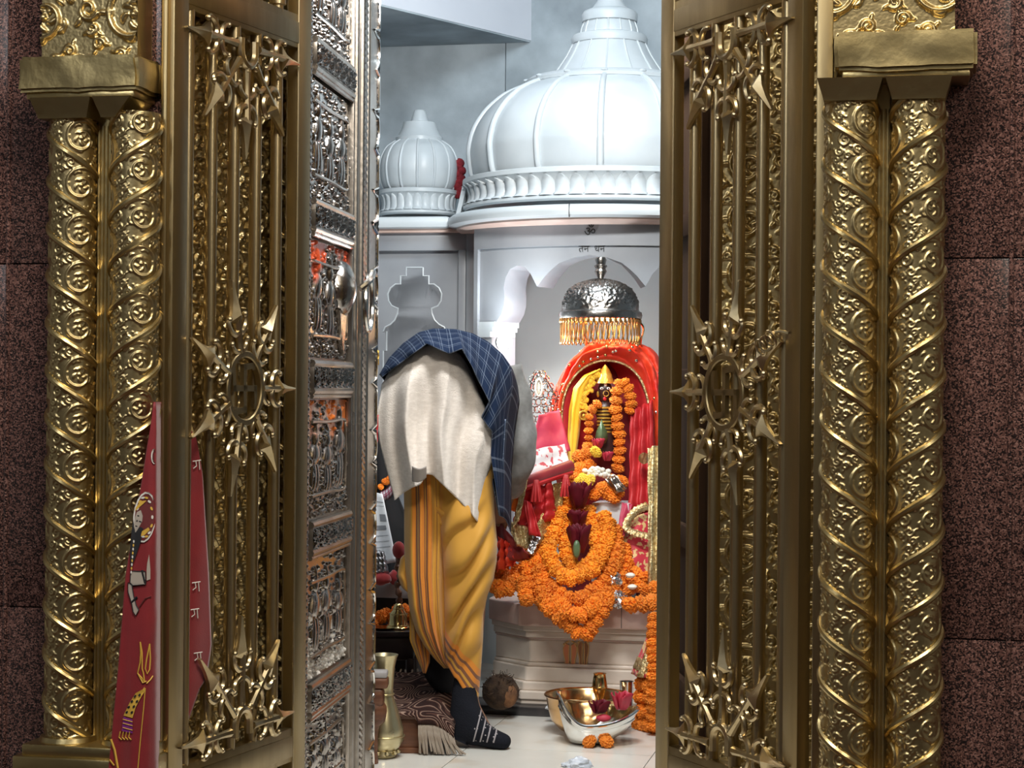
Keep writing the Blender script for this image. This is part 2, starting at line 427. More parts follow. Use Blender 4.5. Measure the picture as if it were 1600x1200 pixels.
def cluster(side):
    L = side < 0
    cv = -0.026
    pxs = (112, 209) if L else (1326, 1432)
    us = [PW(x, 600, cv).x for x in pxs]
    uc = sum(us)/2
    root = thing('twin_column', ('gold embossed twin column with red printed cloth hanging beside it' if L else 'gold embossed twin column on the side of the gate with the hook chain'),
                 'column', W(uc, cv, -0.5), 'gilded columns flanking the doorway')
    dirs = (1, -1)
    for u, d in zip(us, dirs): column(u, cv, d, '', root)
    # fluted strip between the shafts and the sheet behind them
    sx = (150, 173) if L else (1362, 1387)
    a, b = PW(sx[0], 600, -0.02).x, PW(sx[1], 600, -0.02).x
    q = MB(W); q.box((a, -0.02, ZB), (b, 0.02, ZT+0.02))
    for k in range(4):
        x = a+(b-a)*(k+0.5)/4; q.tube([(x, -0.02, ZB), (x, -0.02, ZT-0.02)], (b-a)/9, 6)
    q.build('fluted_strip', 'gold_plain', root)
    wbox('backing_sheet', (us[0]-CR, 0.004, ZB), (us[1]+CR-0.004, 0.024, ZT), 'gold_plain', root)
    # capital: slab with two tapering blocks below
    bx = (22, 247) if L else (1300, 1523)
    u0, u1 = PW(bx[0], 600, -0.09).x, PW(bx[1], 600, 0.015 if L else -0.09).x
    z0, z1 = 1.441, 1.503
    def wav(a, b, c):
        n = mno.noise(Vector((a*22, b*22, c*22)))*0.0035
        return W(a+n, b+n, c+n)
    q = MB(wav); bm = bmesh.new(); bmesh.ops.create_cube(bm, size=1)
    for v in bm.verts: v.co = ((u0+u1)/2+v.co.x*(u1-u0), -0.035+v.co.y*0.11, (z0+z1)/2+v.co.z*(z1-z0))
    bmesh.ops.bevel(bm, geom=bm.edges[:], offset=0.006, segments=2, affect='EDGES')
    bmesh.ops.subdivide_edges(bm, edges=[e for e in bm.edges if e.calc_length() > 0.04], cuts=9, use_grid_fill=True)
    q.addbm(bm); q.build('capital_slab', 'gold_plain', root)
    wbox('capital_fillet', (u0+0.012, -0.078, z0-0.012), (u1-0.010, 0.018, z0+0.002), 'gold_plain', root, 0.003)
    for u in us:
        q = MB(W); prof = [(0.0, 1.0), (0.35, 0.93), (0.75, 0.84), (1.0, 0.80)]
        hw = (us[1]-us[0])/2-0.004; zt = z0-0.010; zb = ZT-0.012
        vs = []; fs = []
        for (t, s) in prof:
            z = zt+(zb-zt)*t
            for (sx_, sy_) in ((-1, -1), (1, -1), (1, 1), (-1, 1)):
                vs.append((min(u+sx_*hw*s*1.04, u1-0.014-(0.035*t) if L else 9.0), (cv-0.0)+(sy_*0.060*s if sy_ < 0 else 0.044), z))
        for i in range(3):
            for k in range(4): l = (k+1) % 4; fs.append((i*4+k, (i+1)*4+k, (i+1)*4+l, i*4+l))
        fs.append((12, 15, 14, 13)); fs.append((0, 1, 2, 3))
        q.add(vs, fs); q.build('capital_block', 'gold_plain', root)
    # embossed panel above
    ex = (62, 236) if L else (1300, 1490)
    e0, e1 = PW(ex[0], 300, -0.05).x, PW(ex[1], 300, 0.02 if L else -0.05).x
    wbox('upper_pier', (e0, -0.046, 1.501), (e1, 0.03, 2.42), 'gold_plain', root)
    patch('foliage_panel', 'gold', lambda A, B, Hh: Wv(e0+A, -0.0465-Hh, 1.503+B), e1-e0, 0.50, 0.0016,
          lambda A, B: 0.009*samp(TILE_P, A/0.17+0.5, B/0.15), root)
    # base blocks
    bx = (40, 178) if L else (1300, 1500)
    u0, u1 = us[0]-CR-0.034, us[1]+CR+0.012
    if not L: u0, u1 = us[0]-CR-0.012, us[1]+CR+0.034
    for (g, za, zb) in ((0.0, 0.239, 0.282), (-0.014, 0.280, 0.302), (0.012, -0.5, 0.241)):
        wbox('base_block', (u0-g, -0.09-g*0.5, za), (u1+g*0.3, 0.02, zb), 'gold_plain', root, 0.004)
    for u in us:
        q = MB(W); q.lathe([(CR+0.006, ZB-0.004), (CR+0.009, ZB+0.004), (CR+0.006, ZB+0.012), (CR-0.002, ZB+0.014)], (u, cv, 0), 28, caps=False); q.build('base_ring', 'gold_plain', root)
    return root
cluster(-1); cluster(1)

# ------------------------------------------------------------------ embossed lining of the doorway
jl = struct(wbox('trim_jamb_left', (uL-0.004, 0.03, -0.1), (uL, 0.62, 2.42), 'gold_plain'))
patch('embossed_lining', 'gold', lambda A, B, Hh: Wv(uL+0.0005+Hh, 0.03+A, 0.0+B), 0.58, 2.1, 0.0026,
      lambda A, B: 0.010*samp(TILE_P, A/0.13, B/0.11), jl)
jr = struct(wbox('trim_jamb_right', (uR, 0.03, -0.1), (uR+0.004, 0.62, 2.42), 'gold_plain'))
f0 = PW(474, 600, 0.72).x; f1 = PW(1112, 600, 0.62).x
il = struct(wbox('trim_inner_frame_left', (uL-0.3, 0.625, -0.05), (f0, 0.72, 2.42), 'gold_plain'))
patch('embossed_lining', 'gold', lambda A, B, Hh: Wv(uL+A, 0.6245-Hh, 0.0+B), f0-uL, 2.1, 0.0026,
      lambda A, B: 0.010*samp(TILE_P, A/0.13+0.3, B/0.11), il)
ir = struct(wbox('trim_inner_frame_right', (f1, 0.625, -0.05), (uR+0.3, 0.72, 2.42), 'gold_plain'))
patch('embossed_lining', 'gold', lambda A, B, Hh: Wv(f1+A, 0.6245-Hh, 0.0+B), uR-f1, 2.1, 0.0026,
      lambda A, B: 0.010*samp(TILE_P, A/0.13, B/0.11), ir)
struct(wbox('trim_inner_lintel', (uL-0.3, 0.625, 2.3), (uR+0.3, 0.72, ZC), 'gold_plain'))

# ------------------------------------------------------------------ brass gate leaves
def leaf_frame(side):
    if side < 0:
        ph = math.radians(68.5); O = P(268, 603, 3.40); d = Vector((math.cos(ph), math.sin(ph), 0)); n = Vector((math.sin(ph), -math.cos(ph), 0)); Wd = 0.5216
    else:
        ph = math.radians(64.8); O = P(1249.5, 611, 3.28); d = Vector((-math.cos(ph), math.sin(ph), 0)); n = Vector((-math.sin(ph), -math.cos(ph), 0)); Wd = 0.490
    O.z = 0
    return (lambda s, t, z: O+d*s+n*t+Vector((0, 0, z))), Wd, O
def arm_mesh(q, mp, r0, tip, double):
    """one fleur arm laid along +a in the plate plane: mp(a, b, c)"""
    def tb(pts, rs, n=7):
        c = catmull([(p[0], p[1], 0.004) for p in pts], 4); m = len(c)
        rr = [interp([(i/(len(rs)-1), r) for i, r in enumerate(rs)], k/(m-1)) for k in range(m)]
        q.tube([mp(*p) for p in c], rr, n)
    sp = tip-0.084                                  # spearhead base
    def ball(a_, b_, r): q.ball(T3(mp(a_, b_, 0.005)), r, 8, 6)
    tb([(r0, 0), (r0+0.4*(sp-r0), 0), (sp+0.012, 0)], [0.0085, 0.0062, 0.0085])
    for s in (-1, 1):
        # hooks opening to the tip, flanking the spearhead
        k = sp-0.014
        tb([(k, 0), (k-0.003, s*0.013), (k+0.005, s*0.027), (k+0.020, s*0.033), (k+0.029, s*0.029)], [0.0065, 0.0065, 0.006, 0.005, 0.0045]); ball(k+0.029, s*0.029, 0.0058)
        if double:
            k = sp-0.034
            tb([(k, 0), (k-0.001, s*0.012), (k-0.010, s*0.025), (k-0.024, s*0.028)], [0.006, 0.006, 0.0055, 0.0045]); ball(k-0.024, s*0.028, 0.0056)
        else:
            tb([(r0+0.004, 0), (r0+0.004, s*0.014), (r0+0.012, s*0.025), (r0+0.023, s*0.029)], [0.006, 0.006, 0.0052, 0.0045]); ball(r0+0.023, s*0.029, 0.0056)
    # spearhead: concave four-pointed lozenge with raised ridge
    out = [(sp-0.008, 0), (sp+0.004, 0.007), (sp+0.009, 0.024), (sp+0.026, 0.0115), (sp+0.05, 0.0055), (tip, 0.0016)]
    prof = out+[(a, -b) for a, b in reversed(out[1:])]
    n = len(prof); vs = []; fs = []
    for (a, b) in prof: vs.append(mp(a, b, -0.003))
    for (a, b) in prof: vs.append(mp(a, b, 0.004))
    ridge = [mp(sp+0.002, 0, 0.009), mp(sp+0.018, 0, 0.015), mp(tip-0.004, 0, 0.006)]
    vs += ridge; R0 = 2*n
    fs.append(tuple(range(n)))
    for i in range(n):
        j = (i+1) % n; fs.append((i, n+i, n+j, j))
        a = (prof[i][0]+prof[j][0])/2
        k = 0 if a < sp+0.007 else (1 if a < sp+0.05 else 2)
        fs.append((n+i, R0+k, n+j))
    # stitch the ridge
    idx = {i: (0 if (prof[i][0]+prof[(i+1) % n][0])/2 < sp+0.007 else (1 if (prof[i][0]+prof[(i+1) % n][0])/2 < sp+0.05 else 2)) for i in range(n)}
    for i in range(n):
        p = (i-1) % n
        if idx[i] != idx[p]: fs.append((n+i, R0+idx[p], R0+idx[i]))
    q.add(vs, fs)
ZR0, ZR1 = 0.249, 1.606                            # visible panel between the rails
def gate(side):
    mp, Wd, O = leaf_frame(side)
    g = thing('gate_leaf', 'open brass gate leaf of round bars ' + ('with red cloth showing through' if side < 0 else 'with a small hook chain on its star'),
              'gate', O, 'brass gate leaves')
    k = Wd/0.5216
    tk = 0.026
    def bx(name, a, b, m='brass_frame', par=g, ch=0.0025):
        q = MB(mp); q.cbox(a, b, ch); return fixn(q.build(name, m, par, angle=30))
    zb, zt = 0.015, 2.30
    bx('stile', (0, -tk, zb), (0.0495*k, 0, zt))
    bx('stile', (0.470*k, -tk, zb), (Wd, 0, zt))
    q = MB(mp); q.tube([(0.4685*k, -0.001, zb), (0.4685*k, -0.001, zt)], 0.0022, 6); q.build('edge_bead', 'brass_orn', g)
    for (a, b) in ((ZR1, ZR1+0.068), (ZR0-0.068, ZR0), (zb, zb+0.045), (zt-0.06, zt)):
        r = bx('rail', (0.0485*k, -tk+0.001, a), (0.471*k, -0.001, b))
        q = MB(mp); q.cbox((0.0485*k, -0.003, a+0.010), (0.471*k, 0.0006, b-0.016), 0.001); fixn(q.build('rail_facing', 'brass_frame', r, angle=30))
    for (za, zc) in ((zb+0.04, ZR0-0.06), (ZR0-0.004, ZR1+0.004), (ZR1+0.06, zt-0.05)):
        for i in range(5):
            s = (0.067+0.0835*i)*k
            q = MB(mp); q.tube([(s, -0.0125, za), (s, -0.0125, zc)], 0.0118, 16); q.build('bar', 'brass_bar', g, angle=60)
            if za > 1.5:
                q = MB(mp)
                for zz, rr in ((0.02, 0.017), (0.035, 0.0145), (0.048, 0.016)): q.lathe([(0.0118, zz-0.006), (rr, zz-0.004), (rr, zz+0.004), (0.0118, zz+0.006)], (s, -0.0125, za), 14, caps=False)
                q.build('collar', 'brass_orn', g)
    # star ornament
    cs, cz = 0.247*k, 0.926
    def rot(c0, z0, a):
        ca, sa = math.cos(a), math.sin(a)
        return lambda x, y, h: mp(c0+(x*ca-y*sa)*k**0.5, 0.003+h, z0+x*sa+y*ca)
    q = MB(mp); n = 40; ro, ri = 0.0715, 0.0585; vs = []; fs = []
    for i in range(n):
        a = 2*PI*i/n
        for (r, h) in ((ro, -0.004), (ro, 0.007), (ro-0.002, 0.009), (ri+0.002, 0.009), (ri, 0.007), (ri, -0.004)):
            vs.append((cs+r*math.cos(a)*k**0.5, 0.003+h, cz+r*math.sin(a)))
        for j in range(6): fs.append((i*6+j, i*6+(j+1) % 6, ((i+1) % n)*6+(j+1) % 6, ((i+1) % n)*6+j))
    q.add(vs, fs); ring = fixn(q.build('star_ring', 'brass_frame', g, angle=25))
    q = MB(mp); w = 0.0056; a = 0.040
    # strips of the emblem, always turned the same way as seen from the hall
    f = 1 if side < 0 else -1
    segs = [((0, -a), (0, a)), ((-a, 0), (a, 0)), ((0, a), (a*0.82, a+0.004)), ((a, 0), (a+0.002, -a*0.82)), ((0, -a), (-a*0.82, -a-0.004)), ((-a, 0), (-a-0.002, a*0.82))]
    for (p0, p1) in segs:
        p0 = Vector((p0[0]*f, p0[1])); p1 = Vector((p1[0]*f, p1[1])); t = (p1-p0).normalized(); nn = Vector((-t.y, t.x))*w
        p0 = p0-t*w; p1 = p1+t*w
        q.prism([(v.x, v.y) for v in (p0-nn, p1-nn, p1+nn, p0+nn)], -0.002, 0.0065, lambda A, B, h: (cs+A*k**0.5, 0.003+h, cz+B))
    for (u_, v_) in ((a*0.85, a*1.02), (-a*0.85, -a*1.02), (a*1.02, -a*0.85), (-a*1.02, a*0.85)):
        q.prism([(u_*f-0.006, v_-0.006), (u_*f+0.006, v_-0.006), (u_*f+0.006, v_+0.006), (u_*f-0.006, v_+0.006)], -0.001, 0.0055, lambda A, B, h: (cs+A*k**0.5, 0.003+h, cz+B))
    o = fixn(q.build('emblem', 'brass_frame', ring, angle=25)); o['label'] = 'flat brass swastika emblem inside the ring'
    for i in range(7):
        q = MB(); arm_mesh(q, rot(cs, cz, 2*PI*i/7), 0.068, 0.207, False); fixn(q.build('star_arm', 'brass_orn', ring, angle=30))
    # half stars at top and bottom
    for (zc, s) in ((ZR1-0.034, -1), (ZR0+0.034, 1)):
        q = MB(mp); R_ = 0.027
        pts = [(cs-R_, 0.008, zc-s*0.012)]+[(cs+R_*math.cos(PI-PI*i/10), 0.008, zc+s*0.010+s*R_*math.sin(PI*i/10)) for i in range(11)]+[(cs+R_, 0.008, zc-s*0.012)]
        q.tube(pts, 0.0085, 8)
        for a in (0.25*PI, 0.5*PI, 0.75*PI):
            q.ball((cs+0.042*math.cos(a), 0.008, zc+s*(0.012+0.036*math.sin(a))), 0.0075, 8, 6)
        loop = fixn(q.build('fleur_loop', 'brass_orn', g, angle=40))
        for a in (0, 0.25*PI, 0.5*PI, 0.75*PI, PI):
            q = MB(); arm_mesh(q, rot(cs, zc, s*a), 0.042, 0.214 if a != 0.25*PI else 0.212, True); fixn(q.build('fleur_arm', 'brass_orn', loop, angle=30))
    if side < 0:                                    # pull handle on the back face, seen past the edge
        q = MB(mp); q.tube(catmull([(0.010, -tk, 1.005), (0.004, -tk-0.020, 0.995), (0.0, -tk-0.030, 0.95), (0.002, -tk-0.026, 0.90), (0.010, -tk, 0.868)], 6), 0.0052, 8)
        q.build('pull_handle', 'brass_orn', g)
    else:                                           # hook chain
        q = MB(mp)
        for (s, z, a) in ((0.088, 1.005, 0.3), (0.072, 1.012, 1.4), (0.058, 1.020, 0.4)):
            q.tube([(s+0.011*math.cos(t), 0.022+0.006*math.sin(t+a), z+0.013*math.sin(t)) for t in [2*PI*i/14 for i in range(14)]], 0.0026, 6, closed=True)
        q.tube([(0.055, 0.02, 1.03), (0.044, 0.012, 1.033), (0.034, 0.002, 1.03)], 0.003, 6)
        q.build('hook_chain', 'brass_orn', g)
        # keeper screwed to the edge
        q = MB(mp); q.tube([(0.004, -tk-0.034, 0.60), (0.004, -tk-0.026, 0.60)], 0.010, 12); q.tube([(0.006, -tk-0.03, 0.625), (0.006, -tk-0.03, 0.60)], 0.004, 6)
        q.build('latch_knob', 'brass_bright', g)
    return g
gate(-1); gate(1)
# hinge posts between the leaves and the columns
for side in (-1, 1):
    if side > 0:
        a = PW(1270, 600, -0.01).x; b = PW(1298, 600, -0.01).x
        o = struct(wbox('trim_hinge_post_right', (a+0.002, -0.008, -0.1), (b, 0.03, 2.42), 'brass_frame', None, 0.003))
    else:
        o = struct(wbox('trim_hinge_post_left', (uL-0.006, -0.0, -0.1), (uL+0.006, 0.03, 2.42), 'brass_frame', None, 0.003))
# ------------------------------------------------------------------ silver-clad door leaf, swung inward
DA = P(480, 605, 3.93); DA.z = 0
_a = math.atan(350/F); DD = Vector((math.sin(_a), math.cos(_a), 0)); DN = Vector((math.cos(_a), -math.sin(_a), 0))
def D(s, n, z): return DA+DD*s+DN*n+Vector((0, 0, z))
def DX(x): r = (x-800)/F; return (DA.x-r*DA.y)/(r*DD.y-DD.x)
def Dv(s, n, z): return (DA.x+DD.x*s+DN.x*n, DA.y+DD.y*s+DN.y*n, z+0*s)
def patchy_silver(name, col, z0, z1, thr, seed):  # noise patches of colour on silver; red and orange paint in banner reflections
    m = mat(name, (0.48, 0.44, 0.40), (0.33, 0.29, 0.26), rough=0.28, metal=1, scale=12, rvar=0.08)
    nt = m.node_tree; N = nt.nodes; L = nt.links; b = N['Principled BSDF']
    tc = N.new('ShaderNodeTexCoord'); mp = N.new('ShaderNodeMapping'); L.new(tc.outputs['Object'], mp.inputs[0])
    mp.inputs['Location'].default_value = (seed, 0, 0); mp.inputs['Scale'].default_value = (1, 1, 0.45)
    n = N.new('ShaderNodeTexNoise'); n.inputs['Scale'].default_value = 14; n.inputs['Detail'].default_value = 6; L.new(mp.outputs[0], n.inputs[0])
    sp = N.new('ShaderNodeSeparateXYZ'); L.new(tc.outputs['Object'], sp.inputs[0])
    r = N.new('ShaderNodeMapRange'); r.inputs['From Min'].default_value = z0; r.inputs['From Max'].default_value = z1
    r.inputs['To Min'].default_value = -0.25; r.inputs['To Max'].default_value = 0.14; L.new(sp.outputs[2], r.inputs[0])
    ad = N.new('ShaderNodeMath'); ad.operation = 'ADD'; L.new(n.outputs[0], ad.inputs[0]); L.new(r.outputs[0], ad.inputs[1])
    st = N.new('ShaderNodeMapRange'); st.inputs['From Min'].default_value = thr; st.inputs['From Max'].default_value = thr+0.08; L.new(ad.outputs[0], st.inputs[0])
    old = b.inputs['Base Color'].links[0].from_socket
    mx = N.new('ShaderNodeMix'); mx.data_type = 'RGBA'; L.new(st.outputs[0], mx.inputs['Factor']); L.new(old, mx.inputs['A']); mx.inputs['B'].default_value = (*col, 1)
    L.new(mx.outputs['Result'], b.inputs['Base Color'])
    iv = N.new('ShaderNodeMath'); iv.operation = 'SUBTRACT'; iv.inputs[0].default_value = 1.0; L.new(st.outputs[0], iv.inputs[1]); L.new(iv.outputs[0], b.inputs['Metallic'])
patchy_silver('silver_red_reflect', (0.62, 0.09, 0.03), -0.05, 0.13, 0.50, 1.0)
patchy_silver('silver_orange_reflect', (0.66, 0.17, 0.03), -0.05, 0.12, 0.52, 4.0)
patchy_silver('silver_white', (0.62, 0.58, 0.52), 0.10, -0.14, 0.52, 9.0)

def fig_relief(w, h, seed):
    R = np.random.RandomState(seed); nx, ny = int(w/0.0022), int(h/0.0022)
    X, Y = np.meshgrid(np.linspace(0, w, nx), np.linspace(0, h, ny)); Z = np.zeros_like(X)
    def el(cx, cy, rx, ry, a, amp):
        ca, sa = math.cos(a), math.sin(a); dx = (X-cx)*ca+(Y-cy)*sa; dy = -(X-cx)*sa+(Y-cy)*ca
        d = (dx/rx)**2+(dy/ry)**2; q = d < 1; Z[q] = np.maximum(Z[q], amp*np.sqrt(1-d[q]))
    for k in range(3):
        cx = w*(0.2+0.3*k)+R.uniform(-.01, .01); b = h*R.uniform(0.16, 0.24); t = h*R.uniform(0.66, 0.84); L = t-b
        el(cx, b+L*0.93, 0.016, 0.018, 0, 0.9); el(cx, b+L*1.04, 0.009, 0.025, 0, 0.7)
        el(cx, b+L*0.66, 0.026, L*0.20, 0, 1.0)
        for s in (-1, 1):
            el(cx+s*0.013, b+L*0.25, 0.014, L*0.27, s*0.06, 0.8)
            el(cx+s*0.032, b+L*0.66, 0.008, L*0.17, s*0.5, 0.8); el(cx+s*0.045, b+L*0.52, 0.007, L*0.10, -s*0.8, 0.7)
            el(cx+s*0.03, b+L*0.3, 0.006, L*0.3, s*0.1, 0.5)
    for k in range(420):
        y = h*R.beta(0.8, 1.15); el(R.uniform(0, w), y, R.uniform(0.002, 0.006), R.uniform(0.003, 0.008), R.uniform(0, 3), R.uniform(0.3, 0.75))
    return X, Y, Z
def silver_door():
    g = thing('silver_door_leaf', 'silver door leaf embossed with figures, ring pull and painted-in red reflections', 'door', D(0.4, -0.02, 0))
    zb, zt = 0.012, 2.25
    sP0, sP1 = DX(487), DX(547)
    def bx(name, a, b, m='silver_plain', par=g, ch=0.002):
        q = MB(D); q.cbox(a, b, ch); return fixn(q.build(name, m, par, angle=30))
    bx('core_panel', (-0.02, -0.045, zb), (DX(586), -0.012, zt), 'silver_plain', g, 0.004)
    # beaded strip at the hinge end
    patch('beaded_strip', 'silver', lambda A, B, Hh: Dv(-0.012+A, -0.011+0.012*np.sin(PI*np.clip(A/(sP0+0.010), 0, 1))+Hh, zb+B), sP0+0.010, zt-zb, 0.0030,
          lambda A, B: 0.0022*np.sin(B*2*PI/0.014)*np.sin(A*2*PI/0.022), g)
    # stile, ogee mouldings
    bx('stile', (sP1, -0.02, zb), (DX(560), 0.004, zt))
    for x in (549.5, 558.5, 567):
        s = DX(x); q = MB(D); q.tube([(s, 0.004, zb), (s, 0.004, zt)], 0.007, 8); q.build('moulding', 'silver_plain', g)
    patch('beaded_strip', 'silver', lambda A, B, Hh: Dv(DX(561)+A, 0.004+Hh, zb+B), DX(566)-DX(561), zt-zb, 0.0030,
          lambda A, B: 0.005*np.abs(np.sin(B*PI/0.016+A*90)), g)
    # rails with small foliage
    zc0 = 0.950; sp = 0.336
    for k in range(-3, 4):
        zc = zc0+k*sp
        if k == -3: zc = -0.02
        r = bx('rail', (sP0, -0.02, max(0.014, zc-0.025)), (sP1, 0.006, zc+0.035))
        for dz, rr in (() if k == -3 else ((-0.029, 0.008), (0.029, 0.008), (-0.040, 0.005))):
            q = MB(D); q.tube([(sP0, 0.0, zc+dz), (sP1+0.003, 0.0, zc+dz)], rr, 8); q.build('moulding', 'silver_plain', r)
        if k > -3: patch('foliage_strip', 'silver', lambda A, B, Hh: Dv(sP0+A, 0.0062+Hh, zc-0.022+B), sP1-sP0, 0.044, 0.0028,
              lambda A, B: 0.0055*samp(TILE_P, A/0.06, B/0.044), r)
        # panel above this rail
        z0, z1 = max(zc, 0.0)+0.042, zc0+(k+1)*sp-0.048
        mt = {0: 'silver_red_reflect', -1: 'silver_orange_reflect', 1: 'silver', -2: 'silver_white'}.get(k, 'silver')
        w, h = sP1-sP0-0.006, z1-z0
        X, Y, Z = fig_relief(w, h, 20+k)
        xs = sP0+0.003+X; zz = z0+Y
        co = np.stack(Dv(xs, -0.010+0.011*Z, zz), -1).reshape(-1, 3)
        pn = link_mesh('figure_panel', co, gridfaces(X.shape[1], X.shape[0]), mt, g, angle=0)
        # thin framed border with dipped corners
        q = MB(D); a0, a1 = sP0+0.022, sP1-0.030; b0, b1 = z0+0.045, z1-0.045
        q.tube(catmull([(a0, -0.004, b0), ((a0+a1)/2, -0.004, b0+0.002), (a1-0.02, -0.004, b0), (a1-0.004, -0.004, b0+0.018), (a1, -0.004, (b0+b1)/2), (a1-0.004, -0.004, b1-0.018), (a1-0.02, -0.004, b1), ((a0+a1)/2, -0.004, b1-0.002), (a0, -0.004, b1)], 4), 0.0038, 6)
        q.build('panel_border', 'silver_plain', pn)
    # scalloped cover strip
    s0, s1 = DX(568.5), DX(581)
    poly = [(s0, zb), (s0, zt)]
    z = zt
    right = []
    n = 200
    for i in range(n+1):
        z = zt-(zt-zb)*i/n; ph = ((z+0.02) % 0.19)/0.19
        d = 0.55+0.45*abs(math.sin(ph*PI*2))**0.5 if ph < 0.5 else 0.98
        if 0.02 < ph < 0.06 or 0.44 < ph < 0.48: d = 0.35
        right.append((s0+(s1-s0)*d, z))
    q = MB(D); q.prism([(s0, zb)]+list(reversed(right))+[(s0, zt)], -0.012, 0.010, lambda a, b, h: (a, h, b))
    fixn(q.build('scalloped_strip', 'silver_plain', g, angle=30))
    q = MB(D); q.tube([(a, 0.011, b) for a, b in right], 0.004, 6); q.build('scalloped_edging', 'silver_bright', g)
    # embossed rounded end
    sA, sB = DX(579), DX(591)
    patch('embossed_edge', 'silver', lambda A, B, Hh: Dv(sA+A, -0.040+0.045*np.sqrt(np.clip(1-(A/(sB-sA))**2, 0, 1))+Hh, zb+B), sB-sA, zt-zb, 0.004,
          lambda A, B: 0.009*samp(TILE_P, A/0.08, B/0.075), g)
    # pull: boss with ring
    s, z = DX(536), 1.150
    q = MB(lambda x, y, w: D(s+x, w, z+y)); q.lathe([(0.060, -0.008), (0.058, 0.002), (0.050, 0.011), (0.034, 0.020), (0.016, 0.026), (0.0, 0.027)], (0, 0, 0), 32, rfun=lambda a, w: 1+0.06*math.cos(a*14))
    boss = fixn(q.build('pull_boss', 'silver', g, angle=60))
    q = MB(D); cz = z-0.030; q.tube([(s+0.055+0.042*math.cos(t), 0.046, cz+0.062*math.sin(t)) for t in [2*PI*i/28 for i in range(28)]], 0.0060, 8, closed=True); q.build('pull_ring', 'silver_bright', boss)
    q = MB(D); q.tube(catmull([(s, 0.036, z), (s+0.02, 0.055, z+0.02), (s+0.05, 0.056, z+0.040), (s+0.07, 0.046, z+0.024)], 5), 0.008, 8); q.build('ring_staple', 'silver_bright', boss)
    q = MB(D); q.prism([(s-0.05, z-0.05), (s+0.03, z-0.05), (s-0.005, z-0.15)], -0.008, 0.002, lambda a, b, h: (a, h, b)); fixn(q.build('boss_drop', 'silver', boss))
    return g
silver_door()
# second silver leaf, its shade painted in as dark brown, folded back behind the other gate leaf
mat('silver_in_shade', (0.05, 0.028, 0.016), (0.03, 0.016, 0.010), rough=0.95, spec=0.05, scale=10, stretch=(1, 1, 0.2))
def other_door():
    A = PWw(1108, 600, 0.72); B = P(1046, 600, 4.45); A.z = B.z = 0
    d = (B-A); L = d.length; d.normalize(); n = Vector((d.y, -d.x, 0))
    mp = lambda s, t, z: A+d*s+n*t+Vector((0, 0, z))
    g = thing('shaded_door_leaf', 'silver door leaf coloured dark as shade, folded back behind the gate with hook chain', 'door', A)
    q = MB(mp); q.cbox((0, 0, 0.012), (L, 0.04, 2.25), 0.004); fixn(q.build('core_panel', 'silver_in_shade', g))
    for k in range(-2, 4):
        zc = 0.95+k*0.336
        q = MB(mp); q.cbox((0.04, -0.016, zc-0.025), (L-0.03, 0.002, zc+0.025), 0.004); fixn(q.build('rail', 'silver_in_shade', g))
    for s in (0.02, L-0.05):
        q = MB(mp); q.cbox((s, -0.016, 0.012), (s+0.03, 0.002, 2.25), 0.004); fixn(q.build('stile', 'silver_in_shade', g))
other_door()

